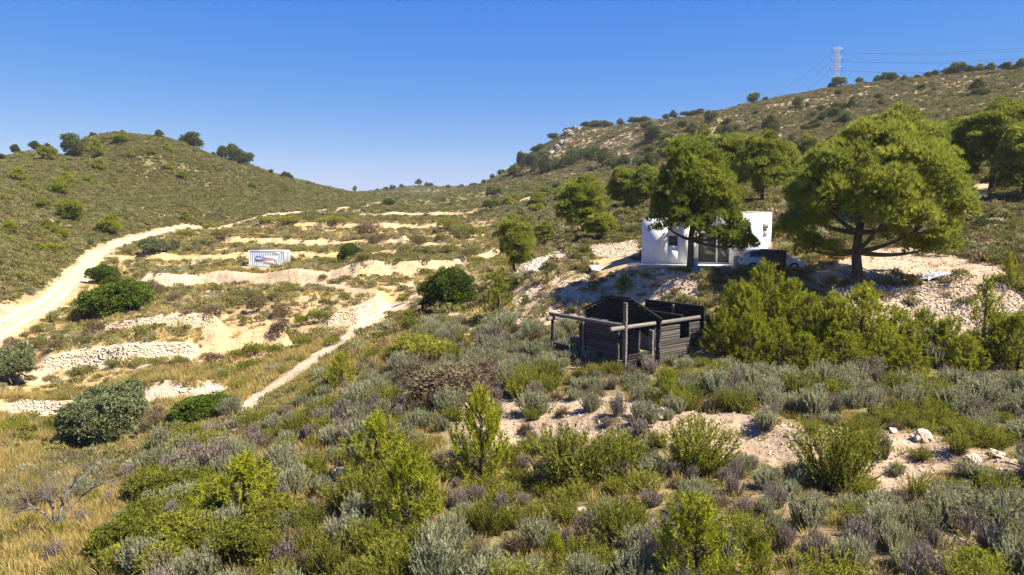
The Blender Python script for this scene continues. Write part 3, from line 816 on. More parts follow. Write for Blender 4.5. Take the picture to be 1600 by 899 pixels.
def build_house():
    rz = math.atan2(-.5, .87)
    root = empty('white_house', (16.2, 48.0, -3.52), rz, 'flat-roofed white plastered house with two box volumes behind the pines', 'house')
    def P(name, mb, mat, par=root):
        return link(name, mb.mesh(name, mat), par)
    mb = MB(); wall_boxes(mb, -7, 0, 0, .3, 0, 3.68, [(-3.45, -1.0, .06, 2.35)]); P('front_wall', mb, M['plaster'])
    mb = MB(); wall_boxes(mb, .3, 10, -.3, 0, 0, 3.68, [(6.1, 8.6, 1.65, 2.45)], 'y'); P('side_wall', mb, M['plaster'])
    mb = MB(); wall_boxes(mb, .3, 10, -7, -6.7, 0, 3.68, [], 'y'); P('side_wall', mb, M['plaster'])
    mb = MB(); wall_boxes(mb, -6.7, -.3, 9.7, 10, 0, 3.68, []); P('back_wall', mb, M['plaster'])
    mb = MB(); box(mb, (-6.7, .3, 3.25), (-.3, 9.7, 3.42)); P('roof', mb, M['concrete'])
    mb = MB(); wall_boxes(mb, -6.95, -3.55, -1.6, -1.3, 0, 3.2, [(-5.05, -4.3, 1.3, 2.1)])
    wall_boxes(mb, -1.3, -.002, -6.95, -6.65, 0, 3.2, [], 'y'); wall_boxes(mb, -1.3, -.002, -3.85, -3.55, 0, 3.2, [], 'y')
    P('wing_wall', mb, M['plaster'])
    mb = MB(); box(mb, (-6.65, -1.3, 2.85), (-3.85, -.002, 3.0)); P('wing_roof', mb, M['concrete'])
    mb = MB()
    for q in ((-7.05, -.05, -6.65, 10.05), (-.35, -.05, .05, 10.05)): box(mb, (q[0], q[1], 3.683), (q[2], q[3], 3.73))
    for q in ((-6.648, -.05, -.352, .35), (-6.648, 9.65, -.352, 10.05)): box(mb, (q[0], q[1], 3.683), (q[2], q[3], 3.73))
    P('coping', mb, M['white_frame'])
    mb = MB()
    box(mb, (-7.0, -1.65, 3.203), (-3.5, -1.25, 3.245)); box(mb, (-7.0, -1.248, 3.203), (-6.6, -.06, 3.245)); box(mb, (-3.9, -1.248, 3.203), (-3.5, -.06, 3.245))
    P('coping', mb, M['white_frame'])
    mb = MB(); tube(mb, [(-3.3, -.06, .05), (-3.3, -.06, 3.4)], [.045, .045], 8); P('downpipe', mb, M['white_frame'])
    mb = MB(); box(mb, (-.75, -.10, 2.1), (-.6, -.003, 2.3)); P('wall_lamp', mb, M['concrete'])
    mb = MB(); tube(mb, [(-4.6, 4.0, 3.42), (-4.6, 4.0, 4.15)], [.12, .12], 10); P('vent_pipe', mb, M['concrete'])
    # window of the wing
    w = MB(); x0, x1, z0, z1 = -5.05, -4.3, 1.3, 2.1
    for a in ((x0, z0, x0 + .06, z1), (x1 - .06, z0, x1, z1), (x0 + .06, z0, x1 - .06, z0 + .06), (x0 + .06, z1 - .06, x1 - .06, z1)):
        box(w, (a[0], -1.47, a[1]), (a[2], -1.41, a[3]))
    f = P('window', w, M['white_frame'])
    g = MB(); box(g, (x0 + .06, -1.45, z0 + .06), (x1 - .06, -1.43, z1 - .06)); P('pane', g, M['glass'], f)
    g = MB(); box(g, (x0 - .08, -1.68, z0 - .06), (x1 + .08, -1.602, z0 - .003)); P('sill', g, M['white_frame'], f)
    # window in the sunny side
    w = MB(); y0, y1, z0, z1 = 6.1, 8.6, 1.65, 2.45
    for a in ((y0, z0, y0 + .06, z1), (y1 - .06, z0, y1, z1), ((y0 + y1) / 2 - .03, z0 + .06, (y0 + y1) / 2 + .03, z1 - .06), (y0 + .06, z0, y1 - .06, z0 + .06), (y0 + .06, z1 - .06, y1 - .06, z1)):
        box(w, (-.22, a[0], a[1]), (-.16, a[2], a[3]))
    f = P('window', w, M['white_frame'])
    for q in ((y0 + .06, (y0 + y1) / 2 - .03), ((y0 + y1) / 2 + .03, y1 - .06)):
        g = MB(); box(g, (-.20, q[0], z0 + .06), (-.18, q[1], z1 - .06)); P('pane', g, M['glass'], f)
    # glazed door
    w = MB(); x0, x1, z0, z1 = -3.45, -1.0, .06, 2.35; xm = (x0 + x1) / 2 + .25
    for a in ((x0, z0, x0 + .12, z1), (x1 - .12, z0, x1, z1), (xm - .06, z0 + .1, xm + .06, z1 - .1), (x0 + .12, z0, x1 - .12, z0 + .1), (x0 + .12, z1 - .1, x1 - .12, z1)):
        box(w, (a[0], .06, a[1]), (a[2], .14, a[3]))
    f = P('glass_door', w, M['white_frame'])
    for q in ((x0 + .12, xm - .06), (xm + .06, x1 - .12)):
        g = MB(); box(g, (q[0], .09, z0 + .1), (q[1], .11, z1 - .1)); P('pane', g, M['glass'], f)
    g = MB(); box(g, (xm - .02, .02, 1.0), (xm + .02, .058, 1.22)); P('handle', g, M['concrete'], f)
    g = MB(); box(g, (-7.6, -2.6, -.35), (.9, -.003, .05)); P('terrace_slab', g, M['concrete'])
    return root
build_house()

# ------------------------------------------------------------------ ruined log cabin
M['char'] = noise_mat('charred_log', (.006,.006,.007), (.020,.018,.018), 3, .75, .5, 16, (.35, 4, 4), objvar=.35)
M['greylog'] = noise_mat('weathered_log', (.028,.023,.020), (.105,.090,.079), 3, .85, .6, 18, (.3, 5, 5), objvar=.35)
M['palelog'] = noise_mat('sunlit_log', (.095,.078,.066), (.245,.212,.185), 4, .85, .6, 16, (.3, 5, 5), objvar=.2)  # paler log tone: sunlight on stubs, posts and beams put into the colour
LH = .138
def log_mesh(mat, w=.13, h=LH, n=10, name='log'):
    mb = MB()
    an = np.linspace(0, 2 * math.pi, n, endpoint=False) + math.pi / n
    cy = np.sign(np.cos(an)) * np.abs(np.cos(an)) ** .6 * w / 2; cz = np.sign(np.sin(an)) * np.abs(np.sin(an)) ** .75 * h / 2 * 1.07 + h / 2
    V = np.concatenate([np.stack([np.full(n, xx), cy, cz], -1) for xx in (0, 1)])
    i = np.arange(n); j = (i + 1) % n
    mb.add(V, np.stack([i, j, j + n, i + n], -1))
    mb.add(V, np.concatenate([np.stack([np.zeros(n - 2, int), i[2:], i[1:-1]], -1), np.stack([np.full(n - 2, n), i[1:-1] + n, i[2:] + n], -1)]))
    return mb.mesh(name, M[mat])
LOGS = {k: log_mesh(k) for k in ('char', 'greylog', 'palelog')}
BEAM = {k: log_mesh(k, .19, .20, 12) for k in ('char', 'greylog', 'palelog')}

def build_cabin():
    P1 = np.array([5.96, 36.0]); a = np.array([-.616, .788]); b_ = np.array([.788, .616])
    z0 = -8.3
    root = empty('log_cabin', (P1[0], P1[1], z0), 0, 'roofless burnt log cabin standing among grey shrubs below the white house', 'cabin')
    g = np.random.default_rng(5)
    Np = 2.55 * b_; Rp = Np + 3.9 * b_
    def log(o, d, t0, t1, z, mat, beam=False, tilt=0, name='log', jit=1):
        ob = link(name, (BEAM if beam else LOGS)[mat], root)
        q = o + d * t0
        ob.location = (q[0] + .006 * jit * g.normal(), q[1] + .006 * jit * g.normal(), z)
        ob.rotation_euler = (.04 * jit * g.normal(), tilt + .003 * jit * g.normal(), math.atan2(d[1], d[0]))
        ob.scale = (t1 - t0, 1, 1)
        return ob
    def wall(o, d, t0, t1, zlo, ztop, matf, holes=(), off=0, gap=0):
        """ztop: height as a function of t"""
        k = 0
        while True:
            z = zlo + k * LH + off; k += 1
            ts = np.linspace(t0, t1, 60); ok = np.array([ztop(t) >= z + LH * .6 for t in ts])
            if not ok.any(): break
            u0, u1 = ts[ok][0] + .02 * g.normal(), ts[ok][-1] + .02 * g.normal()
            segs = [(u0, u1)]
            for (h0, h1, hz0, hz1) in holes:
                if z + LH * .5 > hz0 and z + LH * .5 < hz1:
                    segs = [s for lo, hi in segs for s in ((lo, min(hi, h0)), (max(lo, h1), hi)) if s[1] - s[0] > .08]
            for s0, s1 in segs: log(o, d, s0, s1, z, matf(z, (s0 + s1) / 2))
            if k > 40: break
    def stack(o, d, zlo, zhi, mat, half=.17, off=0):
        k = 0
        while zlo + k * LH + off + LH <= zhi + 1e-6:
            log(o, d, -half, half, zlo + k * LH + off, mat); k += 1
    O = np.zeros(2)
    grey = lambda z, t: 'greylog'
    dark = lambda z, t: 'char'
    wall(O, a, .45, 3.3, 0, lambda t: 2.33, grey)                                        # front wall left of the doorway
    stack(O, a, 0, 3.75, 'palelog', .11)
    log(O, a, -.12, 6.05, 2.36, 'palelog', True, name='beam')
    wall(a * 3.15, b_, -.28, 2.5, 0, lambda t: 2.3, lambda z, t: 'greylog', off=LH / 2)    # cross wall
    post = link('post', log_mesh('char', .16, .16, 8, 'post'), root)
    post.location = (*(a * 5.67), .8); post.rotation_euler = (0, -math.pi / 2, 0); post.scale = (1.55, 1, 1)
    post = link('post', LOGS['palelog'], root); post.location = (*(a * 2.95 - b_ * .12), 0); post.rotation_euler = (0, -math.pi / 2, 0); post.scale = (2.35, 1, 1)
    stack(a * 5.67, b_, 0, .85, 'greylog', .2)
    wall(O, a, 4.3, 5.9, .4, lambda t: .85, lambda z, t: 'greylog', off=.03)
    log(a * 5.67, b_, -.5, .35, 2.12, 'palelog', True, name='beam')
    gab = lambda t: 2.62 if t < -.05 or t > 5.5 else min(3.5, 2.62 + .44 * min(t + .05, 5.5 - t))
    wall(Np, a, -.25, 5.6, 0, gab, lambda z, t: 'char' if z > 1.75 else 'greylog', [(.55, 1.25, .1, 2.0)])   # gable wall
    for t0_, t1_, za, zb in ((-.3, 2.0, 2.58, 3.53), (5.8, 3.45, 2.55, 3.53)):
        L_ = abs(t1_ - t0_); ob = link('rake_board', LOGS['char'], root); q = Np + a * t0_; ob.location = (q[0], q[1], za)
        dd = a * np.sign(t1_ - t0_); ob.rotation_euler = (0, -math.atan2(zb - za, L_), math.atan2(dd[1], dd[0])); ob.scale = (math.hypot(L_, zb - za), 1.1, .7)
    log(Np, a, 1.95, 3.5, 3.50, 'char')
    log(O, b_, -1.1, 2.42, 2.30, 'palelog', True, name='beam')
    wall(O, b_, .2, 2.4, 0, lambda t: .95, dark, off=LH / 2)
    stack(b_ * 2.08, a, 0, 2.2, 'palelog', .15)
    wall(Np, b_, -.25, 4.12, 0, lambda t: 2.2, grey, [(1.9, 2.75, 1.3, 2.1)], off=LH / 2)
    log(Np, b_, .12, 4.2, 2.27, 'palelog', True, name='beam')
    wall(Rp, a, -.22, 5.5, 0, lambda t: 3.05 if t < 4.3 else 2.45, dark)
    wall(Np + a * 5.3, b_, -.2, 4.1, 0, lambda t: 2.45, grey, off=LH / 2)
    log(Np + b_ * 2.3, a, .1, 5.3, 2.42, 'char', True, name='beam')
    stack(Rp + a * 1.95 - b_ * .06, b_, 1.9, 3.0, 'palelog', .14, off=LH / 2)
    wall(Rp + a * 1.95, b_, -1.6, -.25, 0, lambda t: 1.5, dark, off=LH / 2)
    return root
build_cabin()

# ------------------------------------------------------------------ shipping container
M['cont'] = noise_mat('pale_blue_steel', (.53,.60,.67), (.64,.69,.74), 1.5, .55, .1, 12, spec=.3)
M['contend'] = noise_mat('faded_mauve_steel', (.19,.165,.18), (.27,.23,.24), 2, .6, .1, 12, spec=.3)
M['controof'] = noise_mat('faded_roof_steel', (.50,.48,.45), (.62,.60,.57), 2, .6, .1, 12)
M['navy'] = noise_mat('navy_print', (.02,.06,.22), (.03,.08,.28), 3, .6, 0)
M['whiteprint'] = noise_mat('white_print', (.76,.76,.76), (.82,.82,.82), 3, .6, 0)
M['redprint'] = noise_mat('magenta_print', (.55,.05,.13), (.62,.08,.18), 3, .6, 0)
M['rust'] = noise_mat('rust', (.12,.055,.03), (.24,.11,.06), 6, .9, .3)
def text_mesh(s, size, mat, extr=.004):
    cu = bpy.data.curves.new('lettering', 'FONT'); cu.body = s; cu.size = size; cu.extrude = extr; cu.offset = size * .018
    o = bpy.data.objects.new('lettering', cu); COL.objects.link(o)
    dg = bpy.context.evaluated_depsgraph_get(); dg.update()
    me = bpy.data.meshes.new_from_object(o.evaluated_get(dg))
    bpy.data.objects.remove(o, do_unlink=True)
    me.materials.clear(); me.materials.append(mat)
    return me

def build_container():
    p = hit([417.5], [417.0])[0]
    Lc, Wc, Hc = 6.06, 2.44, 2.59
    gz = min(H(p[0] - 3, p[1]), H(p[0] + 3, p[1]), p[2])
    root = empty('shipping_container', (p[0] - Lc / 2, p[1], gz + .05), R_(-2), 'pale blue corrugated shipping container with navy and magenta lettering on the valley terrace', 'container')
    def P(name, mb, mat, par=root): return link(name, mb.mesh(name, mat), par)
    def corr(x0, x1, yb, depth, z0, z1, sgn):
        mb = MB(); per = .303; xs = []; ys = []
        x = x0; k = 0
        while x < x1 - 1e-6:
            for fx, fy in ((0, 0), (.32, 0), (.5, 1), (.82, 1)):
                if x + fx * per < x1: xs.append(x + fx * per); ys.append(fy)
            x += per
        xs.append(x1); ys.append(0)
        xs = np.array(xs); ys = yb + sgn * depth * np.array(ys); n = len(xs)
        V = np.concatenate([np.stack([xs, ys, np.full(n, zz)], -1) for zz in (z0, z1)])
        i = np.arange(n - 1); mb.add(V, np.stack([i, i + 1, i + 1 + n, i + n], -1))
        return mb
    P('side_panel', corr(.12, Lc - .12, .03, .05, .14, Hc - .1, 1), M['cont'])
    P('side_panel', corr(.12, Lc - .12, Wc - .03, .05, .14, Hc - .1, -1), M['cont'])
    mb = MB()
    for x in (0, Lc - .12):
        for y in (0, Wc - .12): box(mb, (x, y, 0), (x + .12, y + .12, Hc))
    for y in (0, Wc - .08):
        box(mb, (.12, y, 0), (Lc - .12, y + .08, .14)); box(mb, (.12, y, Hc - .1), (Lc - .12, y + .08, Hc))
    for x in (0, Lc - .1):
        box(mb, (x, .12, 0), (x + .1, Wc - .12, .14)); box(mb, (x, .12, Hc - .1), (x + .1, Wc - .12, Hc))
    P('frame', mb, M['cont'])
    mb = MB(); box(mb, (.1, .08, Hc - .06), (Lc - .1, Wc - .08, Hc - .02)); P('roof', mb, M['controof'])
    mb = MB(); box(mb, (.02, .12, .14), (.06, Wc - .12, Hc - .1)); P('end_panel', mb, M['cont'])
    for y0, y1 in ((.13, Wc / 2 - .01), (Wc / 2 + .01, Wc - .13)):
        mb = MB(); box(mb, (Lc - .07, y0, .15), (Lc - .02, y1, Hc - .11)); d = P('door', mb, M['contend'])
        for yy in (y0 + .3, y1 - .3):
            mb = MB(); tube(mb, [(Lc + .01, yy, .1), (Lc + .01, yy, Hc - .06)], [.022, .022], 6); P('lock_bar', mb, M['whiteprint'], d)
        mb = MB()
        for zz in (.5, 1.0, 1.5, 2.0): box(mb, (Lc - .018, y0 + .02, zz), (Lc + .004, y1 - .02, zz + .07))
        P('hinge_bar', mb, M['rust'], d)
    mb = MB(); box(mb, (1.22, -.012, .92), (2.42, -.004, 1.68)); s = P('navy_panel', mb, M['navy'])
    t = link('lettering', text_mesh('P&O', .56, M['whiteprint']), s); t.rotation_euler = (math.pi / 2, 0, 0); t.location = (1.3, -.018, 1.10); t.scale = (.94, 1, 1)
    mb = MB(); box(mb, (2.46, -.012, .95), (4.75, -.004, 1.68)); s = P('white_panel', mb, M['whiteprint'])
    t = link('lettering', text_mesh('Nedlloyd', .52, M['redprint']), s); t.rotation_euler = (math.pi / 2, 0, 0); t.location = (2.55, -.018, 1.14); t.scale = (1.02, 1, 1)
    mb = MB(); box(mb, (2.6, -.012, .62), (4.2, -.004, .88)); P('white_patch', mb, M['whiteprint'])
    mb = MB(); box(mb, (4.35, -.012, 2.12), (5.2, -.004, 2.3)); P('white_patch', mb, M['whiteprint'])
    mb = MB(); box(mb, (3.4, .0, .2), (3.52, .022, .62)); box(mb, (4.62, .0, .16), (4.70, .022, .7)); P('rust_streak', mb, M['rust'])
    return root
build_container()

# ------------------------------------------------------------------ parked car in the shade
M['carpaint'] = noise_mat('shaded_white_car_paint', (.40,.46,.54), (.44,.50,.58), 2, .25, 0, spec=.5)  # white paint darkened and blued, with the pine shade put into the colour
M['carglass'] = noise_mat('car_glass', (.02,.03,.03), (.03,.045,.045), 2, .06, 0, spec=.6)
M['tyre'] = noise_mat('tyre_rubber', (.015,.015,.015), (.03,.03,.03), 6, .9, .1)
M['rim'] = noise_mat('alloy', (.35,.35,.36), (.45,.45,.46), 6, .4, 0, metal=.7)
M['lamp'] = noise_mat('lamp_glass', (.75,.76,.78), (.8,.82,.84), 4, .15, 0)
M['redlamp'] = noise_mat('rear_lamp', (.4,.02,.02), (.5,.03,.03), 4, .2, 0)
M['darktrim'] = noise_mat('dark_trim', (.02,.02,.02), (.035,.035,.035), 4, .6, 0)
def loft(mb, secs):
    S = np.array(secs, float); k, m_, _ = S.shape
    i = np.arange(k * m_).reshape(k, m_)
    F = np.stack([i[:-1], np.roll(i[:-1], -1, 1), np.roll(i[1:], -1, 1), i[1:]], -1).reshape(-1, 4)
    mb.add(S.reshape(-1, 3), F)
    for r_0 in (0, k - 1):
        c = S[r_0].mean(0); V = np.vstack([S[r_0], c]); j = np.arange(m_)
        mb.add(V, np.stack([j, (j + 1) % m_, np.full(m_, m_)], -1))
def build_car():
    x, y = (1204 - 800) / FPX * 46.6 * 1.0, 46.6
    root = empty('parked_car', (x, y, -3.78), R_(-6), 'white hatchback parked in deep pine shade in front of the house', 'car')
    def P(name, me, par=root): return link(name, me, par)
    # length along x (front to the right), stations: x, half width, sill z, shoulder z
    st = [(-2.12,.60,.42,.78),(-2.05,.78,.34,.92),(-1.7,.84,.24,1.0),(-1.0,.87,.22,.98),(0,.88,.22,.95),(.8,.88,.22,.94),(1.25,.87,.24,.93),(1.7,.84,.26,.86),(2.02,.76,.32,.74),(2.14,.58,.40,.62)]
    def sec(x, w, zb, zt):
        r = .10
        return [(x, -w + .05, zb), (x, -w, zb + .12), (x, -w - .0, (zb + zt) / 2), (x, -w + .03, zt - r), (x, -w + .12, zt - .01), (x, 0, zt + .035), (x, w - .12, zt - .01), (x, w - .03, zt - r), (x, w, (zb + zt) / 2), (x, w, zb + .12), (x, w - .05, zb)]
    mb = MB(); loft(mb, [sec(*s) for s in st])
    gs = [(-1.98,.70,.94,.99),(-1.72,.70,.93,1.30),(-1.35,.69,.93,1.46),(-.4,.68,.93,1.52),(.25,.67,.93,1.48),(.62,.67,.93,1.33),(1.22,.68,.92,.955)]
    def gsec(x, w, zb, zt):
        tw = w - .16 * min(1, (zt - zb) / .5)
        return [(x, -w - .08, zb), (x, -tw, zt - .05), (x, -tw + .1, zt), (x, tw - .1, zt), (x, tw, zt - .05), (x, w + .08, zb)]
    loft(mb, [gsec(*s) for s in gs])
    me = mb.mesh('car_body', M['carpaint'], True); P('body', me)
    def sidepoint(x, f, sgn, off=.012):
        xs = [s[0] for s in gs]; w = np.interp(x, xs, [s[1] for s in gs]); zb = np.interp(x, xs, [s[2] for s in gs]); zt = np.interp(x, xs, [s[3] for s in gs])
        tw = w - .16 * min(1, (zt - zb) / .5); zz = zt - .05
        return (x, sgn * ((w + .08) * (1 - f) + tw * f + off), zb * (1 - f) + zz * f)
    for sgn in (-1, 1):
        for x0, x1, t0, t1 in ((-1.5, -.45, .15, .9), (-.37, .55, .12, .9)):
            mb = MB(); A = [sidepoint(xx, t0, sgn) for xx in np.linspace(x0, x1 + (.3 if x1 > 0 else 0), 5)]; B = [sidepoint(xx, t1, sgn) for xx in np.linspace(x0, x1, 5)]
            V = np.array(A + B); i = np.arange(4); mb.add(V, np.stack([i, i + 1, i + 6, i + 5], -1))
            P('side_window', mb.mesh('side_window', M['carglass']))
    def slant(x0, x1, name):
        mb = MB(); V = []
        for xx in (x0, x1):
            xs = [s[0] for s in gs]; zt = np.interp(xx, xs, [s[3] for s in gs]); zb = np.interp(xx, xs, [s[2] for s in gs]); w = np.interp(xx, xs, [s[1] for s in gs])
            tw = w - .16 * min(1, (zt - zb) / .5) - .06
            V += [(xx, -tw, zt + .012), (xx, tw, zt + .012)]
        mb.add(V, [[0, 1, 3, 2]]); P(name, mb.mesh(name, M['carglass']))
    slant(.66, 1.16, 'windscreen'); slant(-1.92, -1.74, 'rear_window')
    for xw in (-1.32, 1.33):
        for sgn in (-1, 1):
            mb = MB(); an = np.linspace(0, 2 * math.pi, 20, endpoint=False)
            prof = [(.19, -.10), (.30, -.10), (.325, -.07), (.325, .07), (.30, .10), (.19, .10)]
            S = np.array([[(xw + r * math.cos(t), sgn * .80 + yy, .325 + r * math.sin(t)) for t in an] for r, yy in prof]); k, m_, _ = S.shape
            i = np.arange(k * m_).reshape(k, m_); mb.add(S.reshape(-1, 3), np.stack([i[:-1], np.roll(i[:-1], -1, 1), np.roll(i[1:], -1, 1), i[1:]], -1).reshape(-1, 4))
            w = P('wheel', mb.mesh('wheel_tyre', M['tyre'], True))
            mb = MB(); V = [(xw, sgn * .87, .325)] + [(xw + .2 * math.cos(t), sgn * .86, .325 + .2 * math.sin(t)) for t in an]
            mb.add(V, [[0, 1 + q, 1 + (q + 1) % 20] for q in range(20)]); P('rim', mb.mesh('wheel_rim', M['rim']), w)
    for sgn in (-1, 1):
        mb = MB(); box(mb, (1.93, sgn * .62 - .14, .66), (2.09, sgn * .62 + .14, .78)); P('headlight', mb.mesh('headlight', M['lamp']))
        mb = MB(); box(mb, (-2.13, sgn * .66 - .08, .74), (-2.0, sgn * .66 + .08, .93)); P('rear_lamp', mb.mesh('rear_lamp', M['redlamp']))
        mb = MB(); box(mb, (.72, sgn * .98 - .09, .95), (.82, sgn * .98 + .09, 1.08)); P('wing_mirror', mb.mesh('wing_mirror', M['carpaint']))
        mb = MB(); box(mb, (-.45, sgn * .895 - .012, .78), (-.28, sgn * .895 + .012, .81)); P('door_handle', mb.mesh('door_handle', M['darktrim']))
    mb = MB(); box(mb, (2.06, -.55, .36), (2.17, .55, .52)); P('bumper_grille', mb.mesh('bumper_grille', M['darktrim']))
    return root
build_car()

# ------------------------------------------------------------------ wooden hut, blocks, drum and other things round the house
M['brownwood'] = noise_mat('dark_brown_boards', (.035,.022,.015), (.085,.055,.040), 4, .8, .5, 14, (5, 5, .4), objvar=.25)
M['bluepl'] = noise_mat('blue_plastic', (.01,.20,.42), (.02,.26,.52), 3, .4, 0)
M['sack'] = noise_mat('printed_sack', (.10,.16,.24), (.42,.48,.54), 9, .7, .3)
M['greysheet'] = noise_mat('grey_sheeting', (.24,.24,.26), (.52,.51,.52), 2.5, .6, .3, 6)
M['brick'] = noise_mat('red_brick', (.30,.12,.07), (.46,.21,.13), 4, .9, .3, objvar=.25)
def ground_at(u, D):
    X = (u - 800) / FPX * D * 1.0
    # the column's depth changes slightly with height: one correction pass
    for _ in range(3):
        z = H(X, D); f = D * CP - z * SP; X = (u - 800) / FPX * f
    return X, D, H(X, D)
def build_yard():
    x, y, z = ground_at(1208, 44.6)
    root = empty('wooden_hut', (x, y, z - .05), R_(-4), 'small dark brown board hut in front of the parked car', 'hut')
    bmesh_ = MB(); box(bmesh_, (0, 0, 0), (.194, .025, 1.5)); pm = bmesh_.mesh('plank', M['brownwood'])
    for side in range(4):
        for i in range(6 if side % 2 == 0 else 5):
            o = link('plank', pm, root)
            if side == 0: o.location = (-.6 + .2 * i, -.5, 0)
            elif side == 2: o.location = (-.6 + .2 * i, .5, 0)
            else: o.location = ((-.602 if side == 3 else .602), -.49 + .2 * i, 0); o.rotation_euler = (0, 0, math.pi / 2)
            if side == 1: o.location[0] += .025
    mb = MB(); box(mb, (-.68, -.58, 1.503), (.70, .6, 1.55)); link('roof', mb.mesh('hut_roof', M['brownwood']), root)
    mb = MB(); box(mb, (-.6, -.53, .22), (.594, -.502, .30)); box(mb, (-.6, -.53, 1.2), (.594, -.502, 1.28)); link('batten', mb.mesh('batten', M['brownwood']), root)
    # stack of grey blocks left of the car
    x, y, z = ground_at(1156, 46.8)
    root = empty('block_stack', (x, y, z), R_(-12), 'low stack of pale grey concrete blocks beside the car, by the terrace slab', 'block stack')
    mb = MB(); box(mb, (0, 0, 0), (.39, .19, .19)); bk = mb.mesh('block', M['concrete'])
    for k in range(4):
        for i in range(2):
            o = link('block', bk, root); o.location = (-.42 + .40 * i + .02 * (k % 2), .02 * ((k + i) % 2), k * .195); o.rotation_euler = (0, 0, .03 * ((k * 7 + i * 3) % 5 - 2))
    # drum and sack by the slender pine
    x, y, z = ground_at(1091, 45.4)
    root = empty('blue_drum', (x, y, z + .22), R_(20), 'blue plastic drum lying on its side at the foot of the pine', 'drum')
    mb = MB(); an = np.linspace(0, 2 * math.pi, 24, endpoint=False)
    prof = [(.0, 0), (.21, 0), (.225, .02), (.215, .05), (.225, .28), (.235, .30), (.225, .32), (.225, .5), (.235, .52), (.215, .78), (.2, .8), (0, .8)]
    S = np.array([[(r * math.cos(t), yy, r * math.sin(t)) for t in an] for r, yy in prof]); k, m_, _ = S.shape
    i = np.arange(k * m_).reshape(k, m_); mb.add(S.reshape(-1, 3), np.stack([i[:-1], np.roll(i[:-1], -1, 1), np.roll(i[1:], -1, 1), i[1:]], -1).reshape(-1, 4))
    link('barrel', mb.mesh('barrel', M['bluepl'], True), root)
    mb = MB(); tube(mb, [(.08, -.02, .08), (.08, .002, .08)], [.03, .03], 8); link('bung', mb.mesh('bung', M['darktrim']), root)
    x, y, z = ground_at(1086, 45.9)
    mb = MB(); g = np.random.default_rng(2); S = []
    for zz, w, d in ((0,.14,.10),(.05,.17,.14),(.25,.18,.15),(.5,.17,.13),(.66,.15,.09),(.74,.16,.03)):
        S.append([(w * math.cos(t) * (1 + .08 * g.normal()), d * math.sin(t) * (1 + .08 * g.normal()), zz) for t in an[::2]])
    loft(mb, S)
    o = link('upright_sack', mb.mesh('sack', M['sack'], True)); o.location = (x, y, z); tag(o, 'blue and grey printed sack standing against the pine trunk above the drum', 'sack')
    # heap of grey sheeting
    x, y, z = ground_at(1470, 44.3)
    root = empty('sheeting_heap', (x, y, z), 0, 'heap of crumpled grey and white plastic sheeting on the sunny yard', 'sheeting')
    for q in range(8):
        mb = MB(); n = 9; w, d = g.uniform(.5, 1.3), g.uniform(.4, .9)
        uu, vv = np.meshgrid(np.linspace(-1, 1, n), np.linspace(-1, 1, n))
        ox = g.uniform(-1.2, 1.2); oy = g.uniform(-.4, .4)
        zz = .42 * np.exp(-((uu * w * .6 + ox) ** 2) * 1.1) + .16 * fbm(uu * 2 + q * 5 + 50, vv * 2 + 70, 3) + .02 * q
        zz = zz * .6 - .06 - .16 * (uu ** 4 + vv ** 4)
        Vq = np.stack([uu * w * .6 + ox + .06 * g.normal(size=uu.shape), vv * d * .6 + oy + .06 * g.normal(size=uu.shape), zz], -1).reshape(-1, 3)
        ix = np.arange(n * n).reshape(n, n); Fq = np.stack([ix[:-1, :-1], ix[:-1, 1:], ix[1:, 1:], ix[1:, :-1]], -1).reshape(-1, 4)
        V2 = np.concatenate([Vq, Vq - [0, 0, .02]]); mb.add(V2, np.concatenate([Fq, Fq[:, ::-1] + n * n]))
        link('sheet', mb.mesh('sheet', M['greysheet']), root)
    x, y, z = ground_at(1504, 50.2)
    mb = MB(); box(mb, (-.55, -.2, -.05), (.55, .2, .22)); box(mb, (-.5, -.21, .223), (.5, .19, .26)); o = link('stone_slab', mb.mesh('slab', M['stonew'])); o.location = (x, y, z + .02); o.rotation_euler = (0, 0, R_(6)); tag(o, 'long white cut stone slab lying beside the bushes of the upper yard', 'stone slab')
    x, y, z = ground_at(1478, 42.4)
    mb = MB(); tube(mb, [(-1.0, 0, .12), (0, .02, .14), (1.0, -.02, .10)], [.03, .03, .03], 6); o = link('thin_pole', mb.mesh('pole', M['darktrim'])); o.location = (x, y, z); tag(o, 'thin dark pole lying along the top of the pale bank', 'pole')
    x, y, z = ground_at(1308, 49)
    root = empty('brick_heap', (x, y, z), 0, 'heap of reddish bricks behind the trunk of the broad pine', 'brick heap')
    mb = MB(); box(mb, (-.12, -.06, 0), (.12, .06, .08)); bk = mb.mesh('brick', M['brick'])
    for q in range(60):
        rr_ = abs(g.normal()) * .5; t = g.uniform(0, 6.28); o = link('brick', bk, root)
        o.location = (rr_ * 1.5 * math.cos(t), rr_ * math.sin(t), max(0, .6 - .7 * rr_) * g.uniform(.1, 1)); o.rotation_euler = (g.normal() * .3, g.normal() * .3, g.uniform(0, 6))
build_yard()

